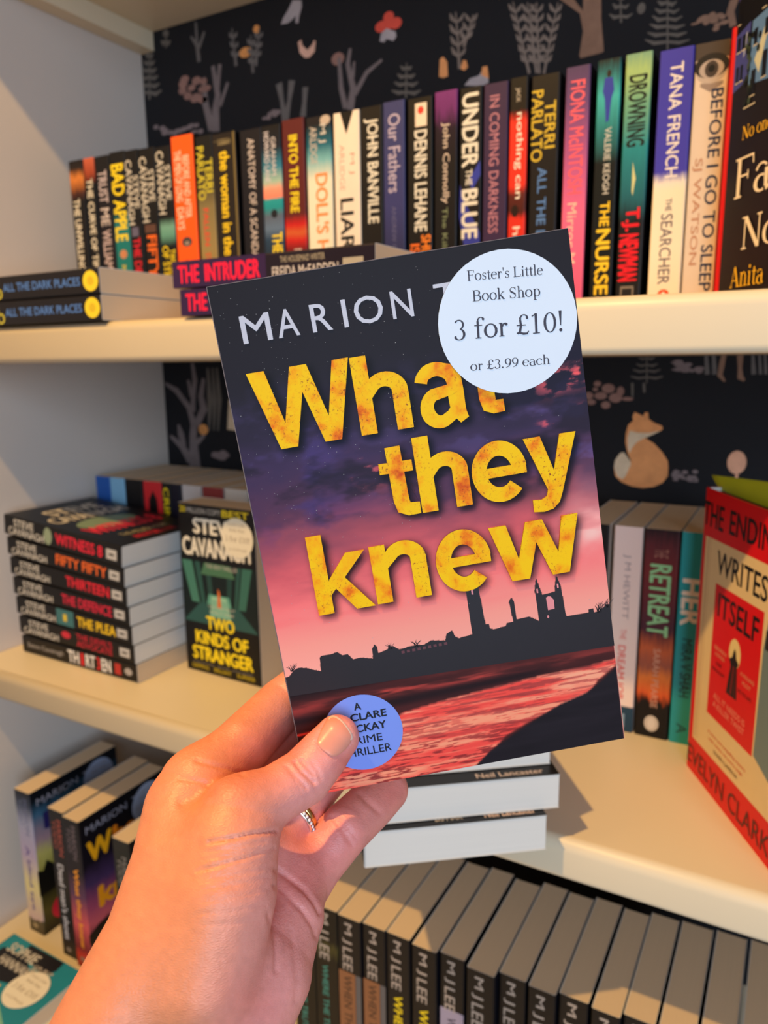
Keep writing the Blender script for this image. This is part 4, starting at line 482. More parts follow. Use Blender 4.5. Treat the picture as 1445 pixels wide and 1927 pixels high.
# ---- middle shelf: red hardback faced out with a lime note in its pages
RD, CR2 = (222, 4, 14), (232, 204, 154)
IC = (18, 12, 12)
EN = [('p', 'front', [(10.5, 31), (158, 33), (158, 210), (8.5, 207)], CR2), ('r', 'front', 13.5, 15, 34, 206.5, (190, 150, 118)), ('r', 'front', 18, 19, 34, 207, (206, 172, 130)), ('p', 'front', [(132, 60), (158, 60), (158, 200), (116, 186), (110, 150), (109, 68)], (112, 132, 136)), ('p', 'front', [(109, 66), (111, 52), (136, 60), (158, 72), (158, 34), (105, 33)], CR2),
      ('p', 'front', [(33, 65), (107.2, 65.9), (107.2, 175.2), (32, 174)], (222, 6, 16)), ('r', 'front', 112, 120, 150, 164, (40, 34, 34)),
      ('t', 'front', 'THE', 1.5, 37, 216, 235.5, IC, .015), ('t', 'front', 'ENDING', 47, 126, 217, 236, IC, .015), ('t', 'front', 'WRITES', 31.5, 109, 182, 201, IC, .015), ('t', 'front', 'ITSELF', 38.5, 102, 149, 168.5, IC, .02),
      ('e', 'front', 71, 130, 9, 11.5, (240, 214, 150)), ('p', 'front', [(62, 95), (79, 96), (76, 121), (78, 124), (74, 127), (72.5, 132), (70.5, 134), (69, 131), (67.5, 126), (63, 123.5), (66, 119)], (24, 14, 16)), ('s', 'front', [(71, 120), (69, 97)], [2, 3], (120, 12, 18)), ('s', 'front', [(74, 120), (75, 97)], [1.2, 2], (90, 10, 14)),
      ('t', 'front', 'SEVEN', 38, 58, 122, 125, (230, 170, 130), 0), ('t', 'front', 'AUTHORS', 40, 56, 117, 120, (230, 170, 130), 0), ('t', 'front', 'ONE', 43, 52, 110, 113, (50, 10, 14), .01), ('t', 'front', 'MANUSCRIPT', 37, 58, 104, 107, (50, 10, 14), 0), ('t', 'front', 'A KILLING', 82, 102, 118, 121, (230, 170, 130), 0), ('t', 'front', 'PLOT', 86, 98, 112, 115, (230, 170, 130), 0), ('t', 'front', 'NO ESCAPE', 80, 100, 104, 107, (50, 10, 14), 0),
      ('t', 'front', 'ALL IT NEEDS IS', 43, 94, 82, 87, (250, 150, 130), .01), ('t', 'front', 'A KILLER TWIST', 43, 94, 75, 80, (250, 150, 130), .01), ('t', 'front', 'A clever and compelling mystery', 38, 101, 49, 52.5, (220, 90, 60), 0), ('t', 'front', 'with twists on every page', 40, 97, 43.5, 47, (220, 90, 60), 0), ('t', 'front', 'SHARI LAPENA', 50, 90, 37.5, 40.5, (80, 60, 40), 0),
      ('t', 'front', 'EVELYN CLARKE', 4, 150, 7, 23, (84, 16, 16), 0)]
Ed = np.array([0.4989, -0.8667]); Ed /= np.linalg.norm(Ed); Ex = np.array([Ed[1], -Ed[0]]); E0 = np.array([-0.0668, 0.6580])
book('hardback_book', 'red and cream hardback faced out at the right edge of the middle shelf', None, (E0[0]-Ex[0]*.014, E0[1]-Ex[1]*.014, ZM), FACE_OUT(Ed), .028, .158, .2455, RD, items=EN, c=.0022, over=.003, r=.004, pages=mat((26, 20, 20), .7, 'dark_page_edges', .1, 40))  # the whole page block is given one near-black colour
nm = MB(); g = []
nx, nz = 9, 9
for j in range(nz+1):
    for i in range(nx+1):
        s_, q = i/nx, j/nz
        k = max(0., (q-.4)/.6); v0 = .2427+.0006*min(1, q/.4)
        u = .0005+.101*s_-k*(.0245-.0055*s_)
        back = -.0125-.003*k*k
        p = E0+Ed*u+Ex*back
        g.append((p[0], p[1], ZM+v0+k*(.0085+.010*s_)))
nm.add(g, [[j*(nx+1)+i, j*(nx+1)+i+1, (j+1)*(nx+1)+i+1, (j+1)*(nx+1)+i] for j in range(nz) for i in range(nx)], mat((196, 206, 40), .6, 'lime_paper', .08, 20))
no = nm.build('sticky_note', None, True); tag(no, 'lime green paper note sticking out of the top of the red hardback', 'note')
sm = no.modifiers.new('thickness', 'SOLIDIFY'); sm.thickness = .0002

# ---- middle shelf: three paperbacks lying across the front edge
def flat_book(lab, foot_left, ang, z, t, items, spine=(36, 28, 24), h=.197):
    book('paperback', lab, 'flat paperbacks overhanging the shelf edge', (foot_left[0], foot_left[1], z+t/2), LIE_FACE_UP(ang), t, .1325, h, spine, cover=(20, 18, 19), items=items, pages=PAGES_W)
A3 = math.atan2(.0804, .1064)
flat_book('lowest of the three flat paperbacks, jutting over the middle shelf edge', (-.2440, .4040), A3, ZM+.0004, .0275, [('t', 'front', 'Neil Lancaster', 88, 126, 4, 12, (226, 196, 180), .01), ('t', 'front', 'DS MAX', 52, 72, 5, 11, (190, 180, 170), .01), ('e', 'front', 112, 15, 3, 2, (210, 60, 50))])
flat_book('middle of the three flat paperbacks, spine corner showing at its left', (-.2390, .4165), A3, ZM+.0285, .0265, [('t', 'front', 'Neil Lancaster', 72, 122, 4, 10, (200, 180, 170), .01)], spine=(90, 66, 46))
flat_book('topmost of the three flat paperbacks, partly behind the held book', (-.2494, .4265), A3, ZM+.0556, .028, [])

# ---- bottom shelf: row of dark paperbacks with slanted author lettering
MJ = [(-.402, .526), (-.374, .5238), (-.3461, .5226), (-.3197, .5242), (-.2947, .5247), (-.2675, .5226), (-.2415, .526), (-.2144, .5216), (-.1879, .5293), (-.1616, .5276), (-.137, .5323), (-.11, .5303), (-.0863, .5362), (-.0597, .5383), (-.0306, .5405), (-.0027, .5427)]
MTHK = [.0262, .0262, .0245, .0236, .0236, .0238, .0232, .0250, .0236, .0230, .0240, .0224, .0240, .0262, .0246, .0236]
WLAB = ['dark paperback with teal lettering, half behind the wrist, first of the bottom row', 'dark paperback with grey over teal lettering, right beside the palm in the bottom row', 'paperback with a rust brown patch under grey capitals, third in the bottom row', 'paperback with a rust brown patch and grey edge, fourth in the bottom row',
        'dark paperback with a yellow title, fifth in the bottom row', 'dark navy edged paperback with a yellow title, sixth in the bottom row', 'paperback with a lilac patch below grey capitals, seventh in the bottom row', 'dark paperback with a blue side, eighth in the bottom row', 'dark paperback right under the overhanging stack, ninth in the bottom row',
        'dark paperback showing two capitals, tenth in the bottom row', 'dark paperback showing two slanted capitals, eleventh in the bottom row', 'dark paperback showing one capital, twelfth in the bottom row', 'dark paperback cut by the frame, thirteenth in the bottom row', 'fourth paperback from the right end of the bottom row, only its page tops showing',
        'wide paperback top with streaky pages, third from the right end of the bottom row', 'last paperback top at the right end of the bottom row']
for i, ((x, y), t) in enumerate(zip(MJ, MTHK)):
    sp = (21, 18, 19)
    it = [t_('M J', .03, .14, .2, .62, (176, 160, 146), .012), t_('LEE', .165, .29, .2, .62, (176, 160, 146), .012)]
    if i in (0, 1): sp = RM([(0, (24, 20, 16)), (.72, (26, 22, 16)), (.78, (70, 64, 30)), (.82, (20, 18, 15)), (1, (20, 18, 15))], noise=.1); it += [t_('WHERE THE TRUTH LIES', .32, .9, .3, .56, (70, 140, 124), .015)]
    if i in (2, 3): it.insert(0, ('r', 'spine', .30, 1, .0, .74, (140, 92, 60))); it.insert(1, ('r', 'spine', .30, 1, .76, 1, (96, 92, 92))); it += [t_('WHEN THE PAST KILLS', .32, .95, .22, .58, (70, 48, 36), .01)]
    if i in (4, 5): it += [t_('WHERE NO', .32, .7, .3, .68, (236, 206, 30), .02)]
    if i == 6: it.insert(0, ('r', 'spine', .28, .66, .02, .98, (160, 148, 166))); it += [t_('WHAT', .32, .48, .3, .68, (60, 54, 70), .01)]
    book('paperback', WLAB[i], 'bottom row of dark paperbacks', (x+t/2, y, ZL), (0, 0, 0), t, .128, .198, sp, cover=(18, 18, 27), items=it)

# ---- bottom shelf, left: four thrillers from one series
def cover_sky(kind):
    if kind == 'blind': return RM([(0, (24, 20, 12)), (.16, (90, 78, 30)), (.34, (24, 20, 14)), (.42, (150, 140, 60)), (.56, (190, 180, 100)), (.66, (160, 130, 140)), (.82, (60, 100, 130)), (.92, (16, 20, 27)), (1, (14, 15, 20))], noise=.15, name='printed_cover')
    return RM([(0, (190, 40, 36)), (.1, (90, 34, 34)), (.2, (36, 18, 20)), (.3, (200, 88, 96)), (.42, (160, 70, 96)), (.56, (70, 48, 86)), (.7, (20, 16, 26)), (1, (15, 14, 18))], noise=.12, name='printed_cover')
ML = [('t', 'front', 'MARION', 9, 70, 176.5, 186, (150, 150, 166), 0), ('t', 'front', 'TODD', 78, 120, 176.5, 186, (150, 150, 166), 0)]
bl = book('paperback', 'paperback with a pale lilac and gold spine, leftmost on the bottom shelf', 'series paperbacks at the left of the bottom shelf', (-.8, .517, ZL), (0, 0, 0), .0285, .134, .198, RM([(0, (70, 62, 44)), (.09, (84, 74, 50)), (.1, (196, 164, 150)), (.35, (216, 196, 130)), (.55, (170, 150, 170)), (.78, (150, 150, 170)), (.9, (50, 60, 78)), (1, (20, 20, 25))], noise=.08), cover=(20, 20, 26), front=cover_sky('blind'),
     items=[t_('MARION', .05, .3, .52, .78, (96, 100, 130), .0), t_('TODD', .06, .24, .2, .44, (110, 116, 140), 0), t_('A blind eye', .38, .84, .3, .62, (84, 70, 130), .02), ('e', 'spine', .95, .45, .016, .16, (170, 150, 110))]+ML+[('t', 'front', 'blind', 16, 110, 140, 164, (40, 34, 90), .04), ('p', 'front', [(0, 56), (134, 56), (134, 82), (110, 90), (80, 74), (40, 92), (28, 84), (14, 100), (8, 88), (0, 92)], (16, 15, 12)), ('e', 'front', 30, 26, 16, 16, (206, 26, 50))])
price_sticker(bl, 102, 170, 24, .0285, .134, .198, rgb=(150, 160, 186))
book('paperback', 'black paperback with rust and white spine lettering, touching the sunset covered one', 'series paperbacks at the left of the bottom shelf', (-.7282, .5095, ZL), (0, 0, 0), .0268, .134, .198, (24, 22, 25),
     items=[t_('MARION', .06, .3, .5, .78, (170, 80, 64), .01), t_('TODD', .07, .26, .18, .44, (150, 74, 60), .01), t_("Dead man's shoes", .36, .88, .28, .66, (206, 198, 196), .02), ('e', 'spine', .95, .45, .016, .16, (140, 130, 120))])
hw = book('paperback', 'paperback matching the held book, orange title on its sunset spine', 'series paperbacks at the left of the bottom shelf', (-.6978, .5055, ZL), (0, 0, 0), .0268, .134, .198, RM([(0, (150, 40, 34)), (.08, (206, 52, 36)), (.14, (120, 40, 40)), (.3, (206, 84, 84)), (.5, (90, 54, 80)), (.66, (26, 21, 31)), (1, (21, 19, 22))], noise=.06), cover=(18, 16, 21), front=cover_sky('what'),
     items=[t_('MARION', .04, .26, .5, .76, (120, 104, 108), .0), t_('TODD', .06, .22, .2, .44, (110, 96, 100), 0), t_('What they knew', .32, .86, .3, .7, (236, 150, 40), .03), ('e', 'spine', .94, .45, .018, .2, (160, 120, 100))]+ML+[('t', 'front', 'W', 8, 45, 138, 166, (240, 170, 24), .05), ('t', 'front', 'hat', 46, 98, 138, 166, (230, 130, 24), .05), ('t', 'front', 'they', 49, 122, 102, 132, (240, 176, 24), .05), ('t', 'front', 'kn', 18, 62, 74, 103, (236, 150, 24), .05), ('t', 'front', 'ew', 64, 120, 74, 96, (236, 150, 24), .05),
      ('p', 'front', [(0, 38), (134, 30), (134, 58), (108, 60), (108, 70), (98, 70), (98, 56), (80, 56), (80, 74), (73, 74), (73, 54), (36, 52), (30, 58), (14, 56), (0, 50)], (19, 14, 16)), ('e', 'front', 26, 22.7, 15.8, 15.8, (110, 140, 220))])
price_sticker(hw, 102, 169, 25, .0268, .134, .198, rgb=(160, 168, 190))
book('paperback', 'grey spined paperback standing just behind the wrist on the bottom shelf', 'series paperbacks at the left of the bottom shelf', (-.6165, .5053, ZL), (0, 0, 0), .0255, .134, .198, (34, 32, 32), cover=(18, 16, 18),
     items=[t_('MARION', .1, .36, .5, .8, (130, 122, 116), .01), t_('TODD', .12, .3, .2, .46, (130, 122, 116), .01), t_('Old bones lie', .4, .86, .3, .66, (150, 140, 132), .02)])
# ---- bottom shelf: teal book lying face up at the front
TE = (36, 132, 144)
SO = [('p', 'front', [(0, 0), (129, 0), (129, 100), (70, 130), (0, 120)], (130, 182, 150)), ('p', 'front', [(0, 120), (40, 150), (80, 118), (60, 80), (0, 90)], (96, 164, 156)), ('p', 'front', [(36, 196), (96, 197), (98, 184), (90, 172), (40, 182)], (26, 22, 24)), ('p', 'front', [(10, 178), (50, 182), (84, 160), (64, 146), (40, 140), (28, 150), (8, 160)], (27, 24, 25)), ('e', 'front', 8, 152, 8, 8, (240, 176, 30)),
      ('s', 'front', [(10, 100), (44, 132), (60, 140)], [5, 6, 3], (240, 184, 30)), ('s', 'front', [(0, 96), (36, 116), (50, 118)], [10, 12, 8], (30, 26, 26)), ('s', 'front', [(16, 110), (44, 124)], [4, 4], (206, 150, 30)), ('p', 'front', [(60, 30), (129, 20), (129, 60), (90, 80)], (60, 146, 150)),
      ('t', 'front', 'SOPHIE', 16, 66, 176, 190, (206, 196, 176), .03), ('t', 'front', 'HANNAH', 22, 74, 160, 172, (200, 190, 172), .03), ('t', 'front', 'NO ONE', 70, 100, 166, 180, (190, 176, 156), .03)]
so = book('paperback', 'teal book lying face up at the lower left corner, round cream sticker on it', None, (-.804, .487-.198, ZL+.0108), LIE_FACE_UP(-.015), .0205, .129, .198, (36, 31, 24), cover=TE, items=SO)
price_sticker(so, 92, 150, 25, .0205, .129, .198)
# ------------------------------------------------------------------ the held paperback
HBL = np.array([-.1604, .2238, -.1699+CZ]); HX = np.array([.8334, .532, .1498]); HZ = np.array([-.1331, -.0698, .9886])
HX /= np.linalg.norm(HX); HZ -= HX*(HX@HZ); HZ /= np.linalg.norm(HZ); HN = np.cross(HX, HZ)
HT = .021
held = book('paperback', 'held paperback with big yellow title over a sunset and ruined towers', None, tuple(HBL-HN*HT/2), R3(tuple(HN), tuple(HX), tuple(HZ)), HT, .129, .198, (40, 36, 44), cover=(40, 36, 44))

def vnoise(x, y, seed):
    r = np.random.RandomState(seed); T = r.rand(64, 64)
    xi, yi = np.floor(x).astype(int), np.floor(y).astype(int); fx, fy = x-xi, y-yi
    fx, fy = fx*fx*(3-2*fx), fy*fy*(3-2*fy)
    g = lambda i, j: T[i % 64, j % 64]
    return (g(xi, yi)*(1-fx)+g(xi+1, yi)*fx)*(1-fy)+(g(xi, yi+1)*(1-fx)+g(xi+1, yi+1)*fx)*fy
def fbm(x, y, seed, o=5): return sum(vnoise(x*2**k, y*2**k, seed+k)*.5**k for k in range(o))/sum(.5**k for k in range(o))
def inside(u, v, poly):
    c = np.zeros(u.shape, bool); n = len(poly)
    for i in range(n):
        (x0, y0), (x1, y1) = poly[i], poly[(i+1) % n]
        if y0 == y1: continue
        c ^= ((y0 > v) != (y1 > v)) & (u < (x1-x0)*(v-y0)/(y1-y0)+x0)
    return c
def blur(a, n, it=3):
    for _ in range(it):
        for ax in (0, 1):
            p = np.concatenate([np.repeat(np.take(a, [0], ax), n, ax), a, np.repeat(np.take(a, [-1], ax), n, ax)], ax)
            cs = np.cumsum(p, ax); z = np.zeros_like(np.take(cs, [0], ax)); cs = np.concatenate([z, cs], ax)
            L = a.shape[ax]
            a = (np.take(cs, range(2*n+1, 2*n+1+L), ax)-np.take(cs, range(0, L), ax))/(2*n+1)
    return a
def SS(a, b, x): t = np.clip((x-a)/(b-a), 0, 1); return t*t*(3-2*t)

# the title letters, drawn as heavy grotesque outlines (mm on the cover)
def title_shapes():
    L = []
    P = lambda pts: L.append((np.array(pts, float), poly_faces(pts)))
    S = lambda pts, w: L.append(stroke(pts, w))
    P([(7.7, 166.4), (14.1, 166.4), (18.4, 147), (23.3, 166.4), (29.4, 166.4), (34.3, 147), (38.7, 166.3), (44.6, 166.3), (37.6, 137.9), (31.5, 137.9), (26.4, 157), (21.4, 137.9), (15.2, 137.9)])
    def hn(x0, s, x1, top, base, xh):
        P([(x0, base), (x0+s, base), (x0+s, top), (x0, top)])
        r = (x1-x0-s*.75)/2; cx = x0+s*.5+r
        S([(x0+s*.55, base+(xh-base)*.55)]+arc(x1-s/2-5.4, xh-7.2, 5.4, 4.6, 150, 0, 14)+[(x1-s/2, base)], [s*.45]+list(np.linspace(s*.8, s, 14))+[s])
    hn(44.9, 5.9, 64.2, 166, 137.8, 159.3)
    S(arc(74.6, 152.2, 5.6, 4.9, 172, 60, 10)+arc(76.0, 151.0, 5.2, 6.0, 50, 0, 8)+[(81.2, 148), (81.2, 144.5), (81.3, 142), (81.8, 140), (83.2, 137.4)], [4.6]*4+[5.0]*6+[5.6]*8+[5.9, 5.8, 5.6, 5, 3.6])
    S([(81.2, 149.6), (79, 149)]+arc(74.6, 143.2, 4.6, 5.2, 110, 290, 22)+[(79, 140), (81.2, 143)], [3.6, 4.0]+list(np.linspace(4.4, 5.2, 12))+list(np.linspace(5.2, 4.4, 10))+[4.2, 3.6])
    S([(92.3, 165), (92.3, 144), (92.9, 141.2), (94.6, 140.2), (98.2, 140.3)], [5.9, 5.9, 5.6, 4.8, 4.4]); P([(86.5, 155), (98, 155), (98, 159), (86.5, 159)])
    S([(55.0, 132), (55.4, 112), (56.0, 109.2), (58.0, 108.0), (62.0, 107.9)], [5.6, 5.8, 5.6, 4.8, 4.4]); P([(49, 122.4), (61.4, 122.1), (61.4, 126.2), (49, 126.4)])
    hn(62.5, 6.0, 81.6, 133.9, 105.6, 127.0)
    def e(cx, cy, rx, ry, s):
        S(arc(cx, cy, rx-s/2, ry-s*.42, 4, 318, 40), s); P([(cx-rx+s*.6, cy-2.0), (cx+rx-.2, cy-2.0), (cx+rx-.2, cy+1.7), (cx-rx+s*.6, cy+1.7)])
    e(93.1, 116.2, 10.4, 11.1, 5.6)
    P([(103.3, 126.6), (109.7, 126.6), (113.5, 113.2), (117.1, 126.4), (123.2, 126.3), (115.8, 104.6), (114.3, 101), (111.6, 98.7), (108, 98.1), (104.1, 98.6), (104.2, 103.2), (107.6, 102.9), (109.6, 103.9), (110.4, 106.2)])
    P([(17.4, 73.2), (23.4, 73.2), (23.4, 104), (17.6, 104)])
    P([(22.8, 85.4), (31.3, 95.7), (38.5, 95.7), (29.6, 86.4), (39.3, 73.4), (32.1, 73.4), (25.6, 82.6), (22.8, 79.6)])
    hn(40.2, 6.0, 61.1, 96.2, 73.6, 96.6)
    e(75.0, 84.8, 10.6, 11.7, 5.8)
    P([(85.9, 95.5), (92.6, 95.5), (96.0, 81.6), (100.1, 95.4), (106.6, 95.4), (111.4, 81.8), (114.1, 95.5), (120.4, 95.5), (114.8, 73.2), (108.2, 73.2), (103.4, 87), (99.3, 73.3), (92.4, 73.4)])
    return L
TITLE = title_shapes()
SKY = [(-.1, 50.7), (2, 51.2), (4, 53.2), (6, 53.9), (9, 53.2), (11, 52.2), (14.2, 50.9), (14.6, 56.4), (15.4, 57.1), (18.9, 57.0), (21.6, 57.4), (23.3, 55.8), (25.4, 55.9), (27.1, 53.4), (30, 53.6), (34.8, 52.2), (35, 56.2), (35.6, 57), (36.2, 57.8), (36.9, 56.8), (37.1, 54), (41, 55.0), (43, 56), (45.4, 54.0), (50, 54.6), (55.3, 54.3), (58, 55.4), (63.5, 54.3), (64.3, 56.9), (66.6, 58), (67.4, 55.4), (68.7, 54.3), (74.2, 54.9), (74.2, 75.8), (79.0, 75.8), (79.8, 58), (81.2, 57.9), (81.3, 56.1), (82.6, 55.4), (87.5, 55.8), (88.1, 56.9), (90.7, 57.1), (90.1, 65.3), (91.1, 67), (92.0, 65), (92.1, 57.7), (97, 58), (100.7, 55.5), (100.6, 66.1), (100.5, 68.1), (101.6, 72.8), (102.7, 68.2), (103.2, 65.8), (108.3, 66.1), (108.5, 68.4), (109.5, 72.6), (110.8, 67.9), (110.9, 65.2), (111.4, 55.5), (120.5, 55.2), (120.5, 56.6), (122.3, 56.7), (122.4, 55), (125.4, 55.4), (127.2, 57.2), (129, 57.1), (129, 40), (0, 43)]
RIVER = [(129, 34.5), (116.9, 33.4), (100.9, 33.1), (79.4, 31.6), (57.9, 29.8), (42.9, 28), (30, 22), (0, 14), (0, 0), (68, 0), (72, 3), (81.9, 10.5), (90, 14), (102.2, 18.1), (112, 20.5), (118, 23.4), (121, 27), (129, 32)]
FORE = [(68.1, 0), (74, 4.6), (87.4, 11.8), (96, 15.6), (104.7, 19.6), (116, 22.4), (122, 26), (129, 31), (129, 0)]
def paint():
    st = .4; nu, nv = int(129/st)+1, int(198/st)+1
    uu, vv = np.meshgrid(np.linspace(0, 129, nu), np.linspace(0, 198, nv), indexing='ij')
    n1 = fbm(uu/26+3, vv/11+1, 1); n2 = fbm(uu/14+9, vv/8+4, 11); n3 = fbm(uu/40, vv/30, 21)
    stops = [(52, (246, 158, 156)), (62, (240, 148, 146)), (76, (222, 122, 130)), (92, (182, 88, 104)), (104, (136, 72, 94)), (116, (84, 58, 92)), (132, (62, 52, 92)), (150, (50, 46, 68)), (166, (45, 42, 52)), (198, (44, 41, 47))]
    vj = vv+(n1-.5)*26*SS(60, 95, vv)*(1-SS(150, 175, vv))
    C = np.stack([np.interp(vj, [s[0] for s in stops], [s[1][k] for s in stops]) for k in range(3)], -1)
    def mixin(c, w): nonlocal C; C = C*(1-w[..., None])+np.array(c, float)*w[..., None]
    band = SS(98, 112, vv)*(1-SS(148, 168, vv))
    mixin((70, 66, 128), band*SS(.5, .68, n2)*(.35+.55*SS(60, 129, uu))*.9)
    mixin((58, 52, 118), SS(96, 112, vv)*(1-SS(140, 166, vv))*(1-SS(14, 50, uu))*SS(.42, .62, n3*.5+n2*.5)*.9)
    mixin((44, 40, 58), band*SS(.52, .7, 1-n1)*.75)
    st1 = fbm(uu/7, vv/3.2, 41)
    mixin((226, 92, 104), SS(.56, .7, st1)*np.exp(-((vv-146-.1*(uu-118))/4.5)**2)*SS(104, 118, uu)*.95)
    mixin((220, 90, 106), SS(.5, .66, st1)*np.exp(-((vv-132-.12*(uu-118))/2.6)**2)*SS(106, 116, uu))
    mixin((190, 86, 104), SS(.54, .72, st1)*np.exp(-((vv-124)/6)**2)*np.exp(-((uu-47)/11)**2)*.8)
    mixin((150, 70, 92), SS(.5, .7, n2)*np.exp(-((vv-108)/7)**2)*.5)
    mixin((250, 214, 216), SS(.45, .75, n3)*np.exp(-((uu-127)/14)**2)*np.exp(-((vv-86)/16)**2)*.75)
    mixin((168, 84, 100), SS(.5, .7, fbm(uu/30, vv/6, 51))*SS(64, 78, vv)*(1-SS(92, 104, vv))*.4)
    # soft printed shadow round the title
    mk = np.zeros(uu.shape)
    for v, f in TITLE:
        for q in f: mk = np.maximum(mk, inside(uu, vv, [tuple(v[i]) for i in q]).astype(float))
    sh = blur(mk, 3); sh = np.roll(np.roll(sh, 3, 0), -3, 1)
    C *= (1-.62*np.clip(sh*1.3, 0, 1))[..., None]
    # far bank, shore and river
    land = inside(uu, vv, SKY[:-2]+[(129, 0), (0, 0)])
    g = fbm(uu/20, vv/3, 61); g2 = fbm(uu/30, vv/2.2, 71); g3 = fbm(uu/6+vv*.12, vv/.62, 81, 3)
    Lc = np.array((44, 32, 36.)); LC = np.ones(C.shape)*Lc*(.85+.3*g[..., None])
    def mixl(c, w): nonlocal LC; LC = LC*(1-w[..., None])+np.array(c, float)*w[..., None]
    mixl((92, 44, 46), SS(46.5, 42, vv-.06*(uu-60))*(.55+.45*g))
    mixl((190, 70, 68), np.exp(-((vv-37.5+.03*(uu-50))/1.6)**2)*SS(.45, .65, g2)*SS(24, 40, uu)*(1-SS(76, 92, uu))*.9)
    mixl((130, 52, 54), np.exp(-((vv-37)/3.4)**2)*SS(.4, .7, g)*.7)
    mixl((40, 30, 36), np.exp(-((vv-33-.03*(uu-40))/1.8)**2)*(.6+.4*g)*(1-SS(90, 110, uu)))
    mixl((70, 36, 40), SS(31, 25, vv)*(1-SS(40, 52, uu)))
    mixl((206, 56, 50), np.exp(-((vv-26.3-.06*uu)/.5)**2)*(1-SS(10, 20, uu)))
    mixl((36, 28, 34), np.exp(-((vv-21.5)/2.2)**2)*(1-SS(8, 16, uu))*.9)
    mixl((238, 40, 36), np.exp(-((vv-14.5)/3)**2)*(1-SS(3, 8, uu)))
    rv = inside(uu, vv, RIVER); rb = blur(rv.astype(float), 1, 1)
    rc = np.array((206, 74, 72.))*np.ones(C.shape)
    w = SS(.36, .66, g2)[..., None]; rc = rc*(1-w)+np.array((248, 146, 124.))*w
    w = (SS(.5, .66, g3)*(.85-.55*SS(6, 26, vv)))[..., None]; rc = rc*(1-w)+np.array((112, 40, 46.))*w
    w = (SS(18, 32, vv)*SS(.46, .62, g2))[..., None]*.6; rc = rc*(1-w)+np.array((252, 170, 150.))*w
    w = (SS(.56, .64, fbm(uu/16, vv/.9, 91))*SS(10, 20, vv))[..., None]*.6; rc = rc*(1-w)+np.array((120, 56, 62.))*w
    LC = LC*(1-rb[..., None])+rc*rb[..., None]
    fr = blur(inside(uu, vv, FORE).astype(float), 1, 1)[..., None]
    LC = LC*(1-fr)+np.array((44, 40, 48.))*(.85+.3*g[..., None])*fr
    C = np.where(land[..., None], LC, C)
    C = np.clip(C, 4, 255)
    s = C/255.; linc = np.where(s <= .04045, s/12.92, ((s+.055)/1.055)**2.4); w = SS(.02, .2, linc.max(-1))[..., None]; linc = np.clip(linc*(np.array((.66, .58, .54))*(1-w)+np.array((1.5, 1.14, .90))*w), 0, 1)
    me = bpy.data.meshes.new('front_cover')
    x0 = HT/2+.00006
    verts = np.stack([np.full(uu.size, x0), uu.ravel()/1000, vv.ravel()/1000], 1)
    I = np.arange(nu*nv).reshape(nu, nv); F = np.stack([I[:-1, :-1], I[1:, :-1], I[1:, 1:], I[:-1, 1:]], -1).reshape(-1, 4)
    base = len(verts); ev, ef, em = [], [], []
    def extra(pts, faces, k, e):
        b = base+len(ev); ev.extend([(x0+e, a/1000, c/1000) for a, c in pts]); ef.extend([[i+b for i in q] for q in faces]); em.extend([k]*len(faces))
    hole = [(104.5, 64.4), (105.4, 64.8), (106.4, 64.5), (107.4, 63), (107.3, 59.4), (104.7, 59.2)]
    extra(SKY, poly_faces(SKY), 1, .00003)
    extra(hole, poly_faces(hole), 2, .00006); extra(arc(104.4, 56.6, .4, .6, 0, 330, 10), [list(range(10))], 2, .00006)
    w_ = [(76.2, 73.2), (76.9, 73.2), (76.9, 70.8), (76.2, 70.8)]; extra(w_, [[0, 1, 2, 3]], 2, .00006)
    for a, b in ((109.3, 67.4), (101.2, 66.8)): extra([(a, b), (a+.6, b), (a+.6, b+1.7), (a, b+1.7)], [[0, 1, 2, 3]], 2, .00006)
    rr = random.Random(8)
    for cx, cz, hh, nb in ((3.5, 53.5, 3.2, 10), (124.6, 55.2, 4.2, 14), (127.8, 56.5, 3.6, 10), (42, 55.4, 2.4, 10), (52, 54.5, 3, 10)):
        for i in range(nb):
            a = rr.uniform(.5, 2.6); l = hh*rr.uniform(.5, 1)
            v, f = stroke([(cx+rr.uniform(-1, 1), cz-.6), (cx+math.cos(a)*l*.5, cz+math.sin(a)*l*.55), (cx+math.cos(a+rr.uniform(-.3, .3))*l, cz+math.sin(a)*l)], [.3, .2, .1]); extra(v, f, 1, .00004)
    for i in range(9): extra([(46+i*2.1, 52.2+.05*i), (47.2+i*2.1, 52.2+.05*i), (47.2+i*2.1, 53.3+.05*i), (46+i*2.1, 53.3+.05*i)], [[0, 1, 2, 3]], 3, .00005)
    for i in range(330):     # specks of dust
        a = rr.choice((rr.uniform(1, 128), rr.uniform(1, 30), rr.gauss(55, 16))); b = rr.choice((rr.uniform(60, 196), rr.uniform(110, 196)))
        if 2 < a < 127 and b < 196: r_ = rr.choice((.07, .09, .12)); extra(arc(a, b, r_*rr.uniform(.6, 1.5), r_, 0, 300, 6), [list(range(6))], 4, .00007)
    extra([(0, 0), (.3, 0), (.3, 198), (0, 198)], [[0, 1, 2, 3]], 5, .00007); extra([(0, 197.75), (129, 197.75), (129, 198), (0, 198)], [[0, 1, 2, 3]], 5, .00007)
    me.from_pydata([tuple(p) for p in verts]+ev, [], F.tolist()+ef)
    at = me.color_attributes.new('print', 'FLOAT_COLOR', 'POINT')
    col = np.ones((len(me.vertices), 4), np.float32); col[:base, :3] = linc.reshape(-1, 3)
    at.data.foreach_set('color', col.ravel())
    m = bpy.data.materials.new('printed_sunset'); m.use_nodes = True; nt = m.node_tree; b = nt.nodes['Principled BSDF']
    a_ = nt.nodes.new('ShaderNodeAttribute'); a_.attribute_name = 'print'; nt.links.new(a_.outputs['Color'], b.inputs['Base Color']); b.inputs['Roughness'].default_value = .5
